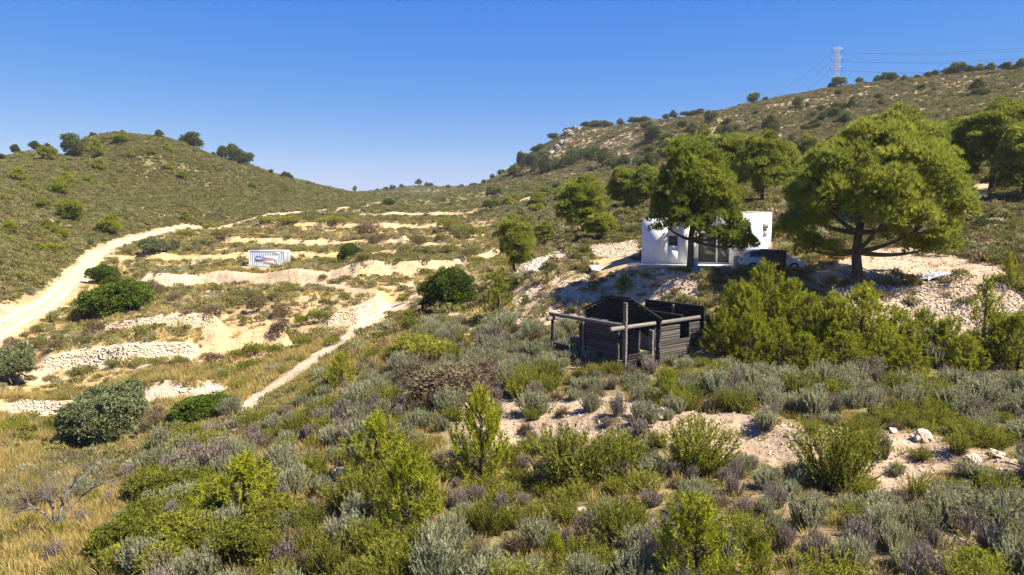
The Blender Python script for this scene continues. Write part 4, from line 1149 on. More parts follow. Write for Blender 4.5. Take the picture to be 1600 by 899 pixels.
# ------------------------------------------------------------------ pylon and power lines
M['steel'] = noise_mat('galvanised_steel', (.34,.34,.36), (.46,.46,.48), 2, .5, 0, metal=.3)
M['insul'] = noise_mat('insulator_glass', (.05,.08,.08), (.08,.12,.12), 3, .3, 0)
M['wire'] = noise_mat('cable', (.10,.10,.11), (.14,.14,.15), 2, .5, 0)
def build_pylon():
    D = 420.0
    top = pxd(1309, 75, D); x, y = top[0], top[1]; zg = H(x, y); hgt = top[2] - zg
    s = D / (FPX * CP)       # metres per photo pixel here
    root = empty('lattice_pylon', (x, y, zg - .5), 0, 'slim steel lattice pylon on the skyline of the right hill', 'pylon')
    hgt += .5
    mb = MB()
    def bar(p, q, r=.09): tube(mb, [p, q], [r, r], 4)
    wb, wt = 2.2, .75
    wd = lambda z: wb + (wt - wb) * min(1, z / (hgt * .8))
    for sx in (-1, 1):
        for sy in (-1, 1):
            bar((sx * wb, sy * wb, 0), (sx * wt, sy * wt, hgt * .8), .13); bar((sx * wt, sy * wt, hgt * .8), (sx * wt * .9, sy * wt * .9, hgt), .11)
    nz = 16; zs = np.linspace(0, hgt, nz)
    for z0, z1 in zip(zs[:-1], zs[1:]):
        a, c = wd(z0), wd(z1)
        for sy in (-1, 1): bar((-a, sy * a, z0), (c, sy * c, z1), .06); bar((a, sy * a, z0), (-c, sy * c, z1), .06)
        for sx in (-1, 1): bar((sx * a, -a, z0), (sx * c, c, z1), .06); bar((sx * a, a, z0), (sx * c, -c, z1), .06)
        bar((-c, -c, z1), (c, -c, z1), .06)
    link('mast', mb.mesh('mast', M['steel']), root)
    zt = [hgt - (v - 75) * s for v in (77, 90, 103)]
    pts = {}
    for k, z in enumerate(zt):
        for sx in (-1, 1):
            hw = (8.2 + .8 * (k if sx < 0 else 0)) * s
            mb = MB(); bar((sx * .7, -.6, z), (sx * hw, 0, z + .25), .08); bar((sx * .7, .6, z), (sx * hw, 0, z + .25), .08); bar((sx * .7, 0, z + 1.6), (sx * hw, 0, z + .3), .07)
            bar((sx * (.7 + hw) / 2, -.3, z + .1), (sx * (.7 + hw) / 2, .3, z + .1), .05)
            link('cross_arm', mb.mesh('cross_arm', M['steel']), root)
            mb = MB(); zi = np.linspace(z + .2, z - 1.9, 15); tube(mb, [(sx * hw, 0, q) for q in zi], [.20 if i % 2 else .12 for i in range(15)], 8)
            link('insulator', mb.mesh('insulator', M['insul'], True), root)
            pts[(k, sx)] = np.array([x + sx * hw, y, zg - .5 + z - 1.9])
    mb = MB(); bar((-2.2, 0, hgt), (2.2, 0, hgt), .08); bar((-2.2, 0, hgt), (-wt, 0, hgt - 1.2), .06); bar((2.2, 0, hgt), (wt, 0, hgt - 1.2), .06); link('top_bar', mb.mesh('top_bar', M['steel']), root)
    def wire(p, q, sag, label):
        t = np.linspace(0, 1, 40)[:, None]; P_ = p * (1 - t) + q * t; P_[:, 2] -= (4 * sag * t * (1 - t))[:, 0]
        mb = MB(); tube(mb, P_ - p, np.full(40, .06), 5)
        o = link('power_line', mb.mesh('power_line', M['wire'])); o.location = p; tag(o, label, 'power line', 'power lines on the pylon')
    nm = ['top', 'middle', 'lowest']
    for k in range(3):
        for sx, vv, far in ((1, (58, 74, 94)[k], 'lower'), (-1, (53.5, 70, 89)[k], 'upper')):
            q = pxd(1640, vv - 4.5, 330.0)
            q2 = pts[(k, sx)] + (q - pts[(k, sx)]) * 1.9; q2[2] = q[2] + (q[2] - pts[(k, sx)][2]) * 1.2
            wire(pts[(k, sx)], q2, 5.2, '%s cable of the %s pair running right from the pylon' % (far, nm[k]))
        q = pxd((1205, 1228, 1250)[k], (152, 150, 150)[k], 520.0)
        q2 = pxd((1205, 1228, 1250)[k] - 60, 190, 620.0)
        wire(pts[(k, -1)], q2, 3.0, '%s cable slanting down to the left from the pylon' % nm[k])
build_pylon()

# ------------------------------------------------------------------ planting
g5 = np.random.default_rng(11)
def foot(u, v, D=None):
    if D is None:
        h = hit([u], [v])[0]
        if np.isnan(h[0]): h = np.array(ground_at(u, 300.0))
        return h
    return np.array(ground_at(u, D))
def depth(p): return p[1] * CP - p[2] * SP

def big_tree(name, parts, p, label, cat='pine tree', group=None, rz=0, s=1.0):
    root = empty(name, (p[0], p[1], p[2]), rz, label, cat, group)
    root.scale = (s, s, s)
    for nm, me in parts: link(nm, me, root)
    return root
def copy_tree(root, p, rz, s, label, group=None):
    c = root.copy(); COL.objects.link(c); c.location = p; c.rotation_euler = (0, 0, rz)
    c.scale = s if isinstance(s, tuple) else (s, s, s)
    c['label'] = label
    if group: c['group'] = group
    for ch in root.children:
        d = ch.copy(); COL.objects.link(d); d.parent = c
    return c
def single(name, me, p, rz, s, label, cat, group=None):
    o = bpy.data.objects.new(name, me); COL.objects.link(o)
    o.location = p; o.rotation_euler = (0, 0, rz); o.scale = s
    return tag(o, label, cat, group)

# the broad pine right of the house
t, c = make_pine(21, [(.3,0,6.2,4.0,3.6,2.4),(-2.6,-.5,5.1,2.3,2.3,1.8),(2.9,0,6.5,2.9,2.8,2.0),(4.9,-.3,4.7,1.8,2.0,1.4),(-4.1,-.4,3.0,1.3,1.6,.9),(-3.4,.3,4.2,1.4,1.8,1.0),
    (.8,-2,4.5,2.5,1.7,1.3),(2.8,-1.5,3.3,2.1,1.5,.8),(.5,.3,7.9,2.6,2.3,1.5),(2.4,0,7.9,2.0,1.8,1.3),(4.3,-.6,2.1,1.6,1.1,.4),(-1.2,.4,7.2,1.8,1.8,1.3),(-3.3,-.6,2.0,1.3,1.0,.4)],
    .74, 52, 12, .34, .046, [(0,0,-.4),(-.08,0,.8),(-.2,0,1.8),(-.1,0,3.0),(.15,0,4.6),(.3,0,6.4)], .36)
_bp = big_tree('pine_tree', [('trunk', t), ('crown', c)], foot(1340, 437, 43.6), 'broad spreading pine with thick forked trunk standing right of the parked car'); _bp.scale = (.93, .93, 1.0)
# the slender pine in front of the house
t, c = make_pine(22, [(-.2,0,6.2,1.8,1.7,1.9),(.9,0,5.3,1.9,1.8,1.9),(-1.3,-.2,4.6,1.5,1.5,1.5),(-1.9,-.2,3.1,1.1,1.2,.9),(.3,-.8,3.7,1.8,1.4,1.3),(1.9,-.3,4.2,1.5,1.5,1.4),
    (2.6,-.4,2.5,1.3,1.2,.8),(3.3,-.3,1.7,1.0,.9,.6),(-.2,.2,7.6,1.2,1.1,.9),(1.0,.1,6.9,1.0,1.0,.9),(1.5,-.8,3.0,1.4,1.0,.9)],
    .60, 52, 12, .30, .042, [(0,0,-.4),(.03,0,.9),(.0,0,2.0),(.15,0,3.4),(.1,0,5.2),(0,0,7)], .24)
_sp = big_tree('pine_tree', [('trunk', t), ('crown', c)], foot(1078, 421, 45.9), 'tall oval pine hiding the middle of the white house'); _sp.scale = (.9, .9, 1.0)
# pines behind and to the right
t, c = make_pine(23, [(0,0,5.2,2.3,2.3,2.0),(-1.6,-.4,3.6,1.7,1.7,1.5),(1.6,-.3,3.7,1.7,1.7,1.5),(0,-.9,2.4,1.9,1.5,1.2),(.5,0,6.6,1.4,1.4,1.1),(-.8,.2,6.3,1.3,1.3,1.0)],
    .62, 44, 11, .32, .052, [(0,0,-.4),(.05,0,1.5),(0,0,3.2),(.1,0,5.4)], .2)
PA = big_tree('pine_tree', [('trunk', t), ('crown', c)], foot(910, 372, 69), 'rounded light green pine on the slope left of the house', s=.78)
t, c = make_pine(24, [(0,0,6.4,3.0,2.8,1.6),(-2.2,0,5.4,1.8,1.8,1.2),(2.3,.2,5.6,2.0,2,1.2),(.6,-1.2,4.5,2.4,1.6,1.1),(-1.2,-.6,3.6,1.6,1.3,.8),(1.0,0,7.8,1.8,1.7,1.1),(2.8,-.4,4.0,1.3,1.2,.7)],
    .68, 46, 11, .33, .054, [(0,0,-.4),(.1,0,1.6),(0,0,3.6),(.2,0,6)], .26)
PB = big_tree('pine_tree', [('trunk', t), ('crown', c)], foot(1548, 266, 71), 'large dark trunked pine at the right edge above the sandy track', s=.98)
cp = copy_tree
cp(PB, foot(1400, 300, 62), 2.1, 1.12, 'pine whose rounded top shows directly behind the broad pine')
cp(PA, foot(1487, 258, 74), 1.0, .95, 'narrow dark pine between the broad pine and the right edge pine')
cp(PA, foot(1600, 275, 66), 2.6, .9, 'pine cut off by the right edge of the view, beside the dark trunked pine')
cp(PA, foot(803, 408, 62), 1.8, (.62, .62, .66), 'bushy pine standing alone just left of the white rubble slope')
cp(PA, foot(975, 352, 84), 3.0, .66, 'smaller pine behind and right of the rounded light green pine')
cp(PA, foot(1190, 326, 72), .5, (.82, .82, .92), 'light green pine rising behind the roof of the white house')
cp(PA, foot(1140, 322, 78), 2.4, .85, 'pine behind the house partly hidden by the tall oval pine')
cp(PA, foot(1010, 345, 80), 4.0, .62, 'dark pine just left of the crown of the tall oval pine')
cp(PA, foot(1225, 300, 92), 5.1, .72, 'yellowish pine between the house and the broad pine, up the slope')
cp(PA, foot(940, 398, 64), 5.5, (.5, .5, .3), 'low bushy pine above the white cut bank beside the house')
cp(PA, foot(850, 372, 82), .3, (.4, .4, .36), 'low green pine between the lone bushy pine and the rounded pine')

# holm oaks and mastics of the valley
oak = leafy_bush(31, 5.0, 3.9, 'oak', .5, 60, 5, .15, .085, 8)
single('oak_tree', oak, foot(172, 690, 41.5), .4, (.98, .98, .88), 'round grey-green holm oak standing below the pale terrace wall', 'oak tree')
oak2 = leafy_bush(32, 3.6, 2.2, 'oak', .42, 55, 5, .15, .085, 7)
ok_ = empty('oak_tree', foot(18, 609, 54.5), 0, 'small oak with bare forked trunk at the left edge of the grass terrace', 'oak tree')
cr = link('crown', oak2, ok_); cr.location = (0, 0, .75)
tb = MB(); g = np.random.default_rng(8)
for d in ((-.5, 0, .9), (.5, .1, .9), (.1, -.3, 1)): branching(tb, g, (0, 0, -.2), nrm(np.array(d)), 1.7, .13, 1)
link('trunk', tb.mesh('oak_trunk', M['bark'], True), ok_)
m1 = leafy_bush(33, 4.4, 3.0, 'mastic', .5, 60, 5, .14, .09, 8); m2 = leafy_bush(34, 4.0, 3.6, 'mastic', .5, 60, 5, .14, .09, 7)
def bush_px(me, w0, h0, u, v, wpx, hpx, label, D=None, name='mastic_bush', cat='bush', group=None, rz=None):
    p = foot(u, v, D); s = depth(p) / FPX
    return single(name, me, p - [0, 0, .08], g5.uniform(0, 6) if rz is None else rz, (wpx * s / w0, wpx * s / w0, hpx * s / h0), label, cat, group)
bush_px(m1, 4.4, 3.0, 178, 492, 108, 56, 'wide dark green mastic bush at the bend of the white road')
bush_px(m2, 4.0, 3.6, 165, 444, 46, 34, 'small dark mastic directly behind the wide dark green one')
bush_px(m2, 4.0, 3.6, 701, 499, 80, 76, 'tall dark green rounded bush at the head of the white footpath', 58)
bush_px(m1, 4.4, 3.0, 312, 655, 96, 42, 'low bright mastic right of the holm oak')
bush_px(oak2, 3.6, 2.2, 240, 393, 42, 22, 'pale green low bush beside the upper road, left of the container')
bush_px(oak2, 3.6, 2.2, 262, 393, 34, 16, 'small yellowish bush touching the pale green one by the upper road')
bush_px(m2, 4.0, 3.6, 548, 410, 36, 32, 'green bush on the terrace right of the container')
bush_px(m2, 4.0, 3.6, 608, 322, 18, 13, 'single round dark tree where the road meets the saddle', name='round_tree', cat='tree')
db = scrub_clump(90, 'brown', 3.2, 2.2, 14, 60, .18, .06)
dbg = scrub_clump(91, 'green', 3.0, 1.8, 14, 60, .2, .06)
dbs = scrub_clump(92, 'scrubg', 3.0, 1.8, 14, 60, .2, .06)
for (u, v, w, h, lb) in [(575, 366, 52, 24, 'large dull brown thicket on the upper terraces'), (588, 383, 36, 22, 'dark round thicket in front of the large dull brown one')]:
    bush_px(db, 3.2, 2.2, u, v, w, h, lb, name='thicket')
tw = [twig_bush(40 + i, 1.5, .9, 260) for i in range(3)]
def where(u, v):
    if v < 376: return 'on the upper terraces near the dull brown thicket' if u > 480 else 'above the road bend, left of the upper terraces'
    if v < 416: return 'right of the container along the middle terrace' if u > 480 else 'left of the container, below the upper road'
    if u > 560: return 'between the footpath and the tall dark mastic'
    if v < 500: return 'between the wide mastic and the track junction'
    if u < 100: return 'by the small oak at the left edge'
    return 'under the long pale stone wall' if v > 550 and u < 345 else 'round the orange eroded bank'
tl = 'mixed dull green thicket among the valley terraces'
for (u, v, w, h, k) in [(700,362,44,30,1),(720,372,36,26,2),(740,372,30,24,1),(690,380,26,18,2),(655,385,30,22,2),(200,398,30,14,2),(300,395,30,14,2),(330,360,34,16,1),(290,372,30,16,1),(420,350,40,14,1),
    (450,350,50,16,1),(520,349,44,14,1),(350,372,40,18,2),(320,384,36,18,2),(240,470,34,36,0),(272,476,26,20,0),(150,520,34,22,0),(90,548,30,20,0),(120,500,40,26,2),(60,545,34,24,2),(330,568,40,20,0),
    (285,572,40,18,2),(240,574,40,20,2),(210,572,34,18,2),(180,574,34,16,2),(370,560,30,20,1),(400,556,40,28,1),(430,556,30,26,1),(440,525,36,30,0),(390,580,46,24,1),(345,592,30,18,1),(375,610,40,22,1),
    (430,470,26,18,2),(455,455,24,16,1),(470,510,26,24,1),(500,505,40,28,1),(520,540,30,20,1),(475,545,36,28,1),(395,470,40,22,2),(360,478,40,20,2),(330,492,34,18,0),(400,490,40,30,0),(440,498,34,26,0),
    (505,437,16,10,0),(520,442,14,8,1),(540,440,24,12,0),(572,408,40,18,2),(600,408,40,18,2),(640,408,36,18,2),(560,408,30,16,2),(505,412,30,14,1),(630,395,40,18,2),(665,400,44,22,2),(700,398,40,20,2),(735,400,40,18,2),
    (20,680,50,30,1),(90,672,50,34,1),(45,690,30,18,1),(250,655,30,14,0),(640,520,40,34,1),(660,545,40,30,2),(620,560,40,30,1),(600,535,30,24,1),(640,500,36,24,1),(585,560,30,24,1),(630,475,20,18,1),(770,440,30,18,1),(745,415,34,20,1),(790,420,40,22,1),
    (20,548,30,24,0),(60,520,24,16,2),(35,575,30,18,2),(130,585,40,16,2),(20,670,40,24,1)]:
    bush_px((db, dbg, dbs)[k], 3.1, 1.9, u, v, w, h, ('dry brownish' if k == 0 else 'dull green' if k == 1 else 'olive-grey') + ' thicket ' + where(u, v), name='thicket', group=('dry brownish', 'dull green', 'olive-grey')[k] + ' thickets ' + where(u, v))

# ---- pines on the hills
ft_lime = [far_tree(50 + i, 3.0, 3.2, 'pine_young', 'round' if i % 2 else 'cone') for i in range(4)]
ft_dark = [far_tree(60 + i, 4.2, 4.6, 'pine_far', 'round') for i in range(5)]
def ft(u, v, w, h, dark, label, group=None, D=None):
    p = foot(u, v, D); s = depth(p) / FPX
    me = (ft_dark if dark else ft_lime)[g5.integers(0, 5 if dark else 4)]
    w0, h0 = (4.6, 4.2) if dark else (3.2, 3.0)
    return single('pine_tree', me, p - [0, 0, .1], g5.uniform(0, 6), (w * s / w0 * 1.12, w * s / w0 * 1.12, h * s / h0 * 1.08), label, 'pine tree', group)
def skyD(u):     # distance of the crest seen in column u: where the ground rises highest in the view
    d = ray(u, 300); az_ = math.atan2(d[0], d[1]); r = np.exp(np.linspace(math.log(60), math.log(600), 500))
    zz = base_h(np.sin(az_) * r, np.cos(az_) * r); k = int(np.argmax(zz / r)); return r[k] * math.cos(az_)
for (u, w, h, lb) in [(300,36,24,'dark round-headed pine on the skyline of the left hill'),(362,30,32,'umbrella pine on the falling skyline of the left hill'),(380,30,22,'low dark pine leaning right beside the umbrella pine'),(334,10,8,None),(3,12,12,None),(27,14,18,None),(58,16,18,None),(74,20,20,None),(145,9,9,None),(250,14,13,None),(445,13,12,None),(455,9,8,None),(555,6,12,None),(422,10,7,None),(480,10,6,None),(190,8,6,None)]:
    D = skyD(u) - 1.5
    ft(u, 0, w * .85, h * .95, True, lb or 'small dark pine along the skyline of the left hill', None if lb else 'left skyline pines', D)
for (u, v, w, h) in [(95,243,30,26),(115,243,34,30)]: ft(u, v, w, h, True, 'dark pine in the clump near the top of the left hill', 'clump on the left hill')
for (u, v, w, h) in [(76,252,22,20),(155,248,18,26),(190,225,18,16),(203,247,13,11),(235,242,13,11),(262,266,15,10),(30,284,20,20),(40,300,18,14),(90,306,22,24),(105,288,20,16),(155,268,20,18),(65,327,20,16),(120,350,34,34),(174,369,28,30),(15,364,20,18),(75,362,18,18),(92,374,24,18),(85,398,24,16),(290,347,15,14),(285,281,14,12),(335,266,10,8),(140,290,18,12),(60,395,22,14),(262,238,16,12),(450,302,12,8),(392,294,12,9)]:
    ft(u, v, w, h, False, 'bright green young pine dotted on the scrub of the left hill', 'young pines on the left hill')
for (u, w, h) in [(970,11,10),(990,14,9),(1005,20,10),(1042,10,10),(1053,12,12),(1075,20,8),(1090,18,10),(1175,20,16),(1195,9,7),(1302,10,11),(1313,24,13),(1342,9,12),(1372,12,10),(1385,16,12),(1396,16,13),(1412,9,7),(1432,10,7),(1450,12,9),(1462,11,10),(1478,18,12),(1495,18,18),(1516,16,12),(1528,16,11),(1548,15,12),(1568,18,12),(1583,10,8),(1597,14,14),(845,14,10),(865,14,10),(890,12,8),(915,16,9),(935,22,11),(952,14,9),(770,9,8),(783,11,10),(757,8,6),(820,12,10),(835,12,12)]:
    ft(u, 0, w, h, True, 'small dark pine on the skyline ridge of the right hill', 'pines along the right skyline', skyD(u) - 2)
for (u, v, w, h) in [(815,268,16,26),(830,270,24,26),(850,272,22,24),(866,266,20,20),(882,262,20,16),(900,254,22,18),(922,254,24,22),(940,262,26,24),(960,266,24,22),(978,262,18,16),(1004,266,22,20),(800,276,16,14),(840,252,22,14)]:
    ft(u, v, w, h, True, 'dark pine in the dense band below the rocky knoll', 'dark band below the rocky knoll')
for (u, v, w, h) in [(1140,216,18,17),(1135,197,14,12),(1110,192,14,18),(1080,214,18,17),(1020,222,28,24),(1040,224,15,14),(1010,204,14,12),(1065,200,14,10),(1290,188,15,12),(1285,176,12,10),(1305,172,14,14),(1320,174,12,14),(1300,188,20,18),(1272,200,14,12),(1320,196,18,18),(1258,205,16,12),(1276,204,10,12),(1248,170,14,15),(1330,172,10,14),(1310,150,10,8),(1370,156,13,9),(1378,166,12,9),(1440,140,9,8),(1460,144,9,7),(1528,148,19,20),(1268,184,10,8),(1160,230,12,10),(1205,190,10,8),(1180,205,12,9),(1100,232,16,12),(1235,222,12,10),(1180,182,10,8)]:
    for q in range(g5.integers(0, 3)): ft(u + g5.uniform(-16, 16), v + g5.uniform(-3, 6), w * g5.uniform(.4, .8), h * g5.uniform(.4, .7), g5.random() < .7, 'dark pine scattered over the stony upper slope of the right hill', 'pines on the right hill')
    ft(u, v, w, h, True, 'dark pine scattered over the stony upper slope of the right hill', 'pines on the right hill')
mid = []
for k in range(95):
    u, v = g5.uniform(760, 1010), g5.uniform(262, 332)
    if v < 300 - (u - 760) * .12 + 4: continue
    mid.append((u, v))
for (u, v) in mid:
    s_ = g5.uniform(.8, 1.4)
    ft(u, v, 15 * s_, 11 * s_, g5.random() < .35, 'small green pine in the scrub of the middle slope, left of the house trees', 'pines of the middle slope')
for (u, w, h) in [(628,7,6),(605,8,7),(613,8,8),(655,10,9),(668,8,6),(674,8,6),(590,7,5),(700,7,5),(720,8,5),(741,10,7)]:
    d = ray(u, 300); ft(u, 0, w, h, True, 'tiny dark tree on the far ridge closing the valley', 'trees on the far ridge', {628:690,605:640,613:650,655:700,668:700,674:700}.get(u, 640))
for k in range(48):
    ft(g5.uniform(1010, 1310), g5.uniform(215, 312), g5.uniform(14, 34), g5.uniform(12, 30), g5.random() < .35, 'pine on the slope directly above the house', 'pines above the house')

# ---- young pines round the cabin and in the foreground
yp = [young_pine(70 + i, 3.0, 2.4, 250, conic=1.05) for i in range(4)]
yps = [young_pine(80 + i, 1.9, 1.7, 170, ('lime', 'bark'), L=.13, W=.026, nl=6, conic=1.0) for i in range(3)]
ypt = young_pine(88, 3.3, 1.5, 90, conic=.8)
def yp_px(me, w0, h0, u, v, wpx, hpx, label, D=None, group=None):
    p = foot(u, v, D); s = depth(p) / FPX
    return single('young_pine', me, p - [0, 0, .05], g5.uniform(0, 6), (wpx * s / w0, wpx * s / w0, hpx * s / h0), label, 'young pine', group)
belt = ['young pine just behind the right end of the log cabin','tallest yellow-green young pine below the wooden hut','young pine right of the tallest one, below the parked car','young pine touching the window corner of the log cabin','young pine in front of the one behind the cabin, low in the belt','low young pine in front of the tallest one','young pine in the shade below the broad pine trunk','young pine at the left foot of the right rubble bank',
 'broad young pine below the grey stones of the right bank','young pine in front of the broad one on the right bank','young pine right of the broad one, against the rubble','young pine halfway along the foot of the right rubble bank','young pine left of the thin airy one','small young pine peeping over the back of the cabin','low wide young pine at the front edge of the belt, below the broad pine','young pine just right of the thin airy one','young pine at the right edge of the view below the bank','small young pine in front of the thin airy one','low young pine at the belt front below the tallest one','low young pine at the belt front below the right rubble']
for i, (u, D, w, h) in enumerate([(1162,38.6,84,106),(1195,39.5,90,116),(1236,38.8,70,92),(1128,37.6,60,74),(1170,36.5,80,90),(1215,36.8,80,80),(1265,38.0,64,76),(1300,37.2,70,84),(1345,37.4,96,100),(1375,36,70,72),(1405,37.0,70,82),(1440,37.2,74,72),(1478,36.6,60,70),(1142,40.5,50,70),(1320,35.2,80,60),(1560,36.0,70,74),(1590,35.2,70,96),(1510,35.4,60,60),(1255,35.6,70,60),(1420,34.8,70,56)]):
    yp_px(yp[i % 4], 2.2, 3.0, u, 0, w, h, belt[i], D, 'pine belt right of the cabin')
yp_px(ypt, 1.5, 3.3, 1535, 0, 66, 118, 'thin airy young pine standing against the pale right bank', 37)
yp_px(ypt, 1.5, 3.3, 1575, 0, 34, 60, 'small spindly green sapling high on the pale right bank', 41.5)
yp_px(ypt, 1.5, 3.3, 780, 0, 56, 84, 'slim conical young pine left of the cabin on the rubble foot', 49)
yp_px(yps[0], 1.7, 1.9, 975, 466, 34, 26, 'lone bright sapling on the rubble bank above the cabin roofline', 47)
for i, (u, v, w, h, lb) in enumerate([(640,832,104,112,'rounded lime-green young pine low in the centre of the foreground'),(385,815,104,92,'lime-green young pine at the lower left beside the green heath'),(1085,925,116,134,'lime-green young pine cut by the bottom edge'),(752,748,80,118,'upright lime-green young pine below the pale earth bank'),(590,745,84,86,'loose bright young pine left of the upright one'),(1043,632,46,46,'small round lime-green bush at the edge of the pale earth, below the cabin'),(865,890,40,52,'tiny lime sapling near the bottom centre'),(1530,912,80,50,'lime-green sapling cut by the bottom edge at the far right'),(488,706,22,24,'tiny yellow-green sapling among grey shrubs on the left slope'),(535,606,44,46,'yellowish young pine beside the upper footpath'),(1190,900,40,46,'small lime sapling right of the one cut by the bottom edge')]):
    yp_px(yps[i % 3], 1.7, 1.9, u, v, w * 1.22, h * 1.22, lb)

M['darkdead'] = noise_mat('dark_dead_wood', (.07,.056,.05), (.17,.145,.13), 9, .9, .4, 20)
# ---- the bare tree, half-dead shrub, boulders
mb = MB(); g = np.random.default_rng(77)
for d, l_, r in (((-.6, 0, .8), 1.5, .065), ((.75, -.1, .55), 1.7, .065), ((.15, .2, 1), 1.7, .075), ((-.2, -.3, .95), 1.4, .06)):
    branching(mb, g, (0, 0, .35), nrm(np.array(d)), l_, r, 5, .02, .4, 0, (2, 4))
tube(mb, [(0, 0, -.3), (.02, 0, .2), (0, 0, .5)], [.09, .08, .07], 7)
p = foot(88, 836)
single('bare_tree', mb.mesh('bare_tree', M['darkdead']), p, .5, (.92, .92, .92), 'leafless grey dead tree at the lower left edge', 'dead tree')
mb = MB(); lf = MB()
for d, l_, r in (((-.85, -.1, .45), 1.3, .035), ((.3, 0, 1), 1.3, .035), ((-.2, .2, 1), 1.2, .03), ((.1, -.1, 1), .9, .03)):
    branching(mb, g, (0, 0, .0), nrm(np.array(d)), l_, r, 3, .02, .35, 0, (2, 4))
V0 = np.concatenate(mb.V); up_ = V0[V0[:, 2] > 1.0]; sel = up_[g.integers(0, len(up_), 260)]
blades(lf, g, sel, np.tile([0, 0, 1.], (len(sel), 1)), 2, .1, .05, .9, .6)
hs_ = empty('half_bare_shrub', foot(1550, 868), 0, 'tall half-bare shrub with pale twigs and few green leaves at the lower right', 'shrub')
link('branches', mb.mesh('half_bare_branches', M['deadwood']), hs_); link('leaves', lf.mesh('sparse_leaves', M['green']), hs_)
BO = [stone_mesh(200 + i, 3, .75) for i in range(4)]
M['knollrock'] = noise_mat('grey_cliff_rock', (.13,.115,.10), (.26,.23,.20), .5, .95, .6, 2)
KR = stone_mesh(210, 3, 1.1); KR.materials.append(M['knollrock'])
for (u, v, w, h) in [(898,204,16,12),(888,210,16,12),(878,216,14,12),(870,222,14,10),(862,228,12,9),(892,216,12,9),(884,222,12,9),(905,207,10,8)]:
    p = foot(u, v, skyD(u) - 4 - 1.2 * (v - 203)); s = depth(p) / FPX
    single('rock_outcrop', KR, p + [0, 0, .1 * h * s], g5.uniform(0, 6), (w * s, w * s, h * s), 'grey crag of bare rock on the knoll at the left end of the right hill', 'rock', 'crags of the rocky knoll')
for b_ in BO: b_.materials.append(M['stone']); b_.polygons.foreach_set('use_smooth', np.zeros(len(b_.polygons), bool))
for i, (u, v, w, h, lb, cat) in enumerate([(1442,688,26,24,'rounded pale boulder perched on the top of the earth bank','boulder'),(1395,676,14,10,'small pale rock left of the perched boulder','rock'),(1520,722,26,18,'broad pale rock in the bank near the right edge','rock'),(1557,712,26,14,'flat pale rock at the right end of the earth bank','rock'),(1035,438,24,10,'large pale slab of rock on the rubble bank above the cabin','rock'),(930,424,26,14,'greyish boulder at the left end of the rubble bank','rock'),(530,748,20,20,'pale reddish rock on the left slope among grey shrubs','rock'),(712,494,26,8,'flat stone at the foot of the tall dark bush','rock'),(908,800,20,10,'white rock half hidden by shrubs in the lower centre','rock')]):
    p = foot(u, v); s = depth(p) / FPX
    single('boulder' if cat == 'boulder' else 'rock', BO[i % 4], p + [0, 0, .25 * h * s], g5.uniform(0, 6), (w * s, w * s * .9, h * s * 1.5), lb, cat)

# ---- dry-stone terrace walls: small stones set on the risers
ST = [stone_mesh(300 + i, 1, .8) for i in range(6)]; STV = [mesh_VF(q) for q in ST]
def terrace_wall(key, t0, t1, size, label, white=False, rows=7):
    wt, wr, Hh, w_, Lf = _W[key]; mb = MB(); g = np.random.default_rng(len(key) + int(t0 * 100) + 5)
    rm = wr.mean(); A = wt[0] + (wt[-1] - wt[0]) * t0; B = wt[0] + (wt[-1] - wt[0]) * t1
    c0 = None
    for i in range(int((B - A) * rm / size * rows * 1.9)):
        th = g.uniform(A, B)
        r0 = float(np.interp(th, wt, wr)); rr_ = np.linspace(r0 - 1.3, r0 + w_ + 1.4, 26)
        zz = ZC(th, rr_); lo = zz[2]; hi = zz.max(); f_ = g.uniform(.02, .97)
        k = int(np.argmax(zz >= lo + (hi - lo) * f_)); k = max(k, 1)
        q_ = (lo + (hi - lo) * f_ - zz[k - 1]) / (zz[k] - zz[k - 1] + 1e-6); q_ = min(max(q_, 0), 1)
        ra = rr_[k - 1] + (rr_[k] - rr_[k - 1]) * q_
        P_ = np.array([math.sin(th) * ra, math.cos(th) * ra, zz[k - 1] + (zz[k] - zz[k - 1]) * q_])
        if c0 is None: c0 = P_
        Vs, Fs = STV[g.integers(0, 6)]
        a_ = g.uniform(0, 6.28); ca_, sa_ = math.cos(a_), math.sin(a_)
        q = Vs * size * g.uniform(.6, 1.35) * [1.15, 1, .8]
        q = np.stack([q[:, 0] * ca_ - q[:, 1] * sa_, q[:, 0] * sa_ + q[:, 1] * ca_, q[:, 2]], -1)
        mb.add(q + P_ - c0, Fs)
    o = link('terrace_wall', mb.mesh('terrace_wall', M['stonew' if white else 'stone'])); o.location = c0
    return tag(o, label, 'stone wall')
_lrz = np.log(np.hypot(GX[:, 0], GY[:, 0]))
def ZC(th, r):
    return base_h(np.sin(th) * r, np.cos(th) * r)
def terrace_grid(key):
    wt, wr, Hh, w_, Lf = _W[key]
    ths = np.linspace(wt[0], wt[-1], 120); r0 = np.interp(ths, wt, wr)
    off = np.linspace(-1.3, w_ + 1.4, 26)
    Rg = r0[:, None] + off[None]
    Z = base_h(np.sin(ths)[:, None] * Rg, np.cos(ths)[:, None] * Rg)
    return ths, off, Z
_TG = {}
def ZC(th, r):
    # height along one bearing, from the table of the wall being laid
    ths, off, Z = _TG['now']; i = np.clip((th - ths[0]) / (ths[-1] - ths[0]) * 119, 0, 118.999); k = int(i); f = i - k
    return Z[k] * (1 - f) + Z[k + 1] * f
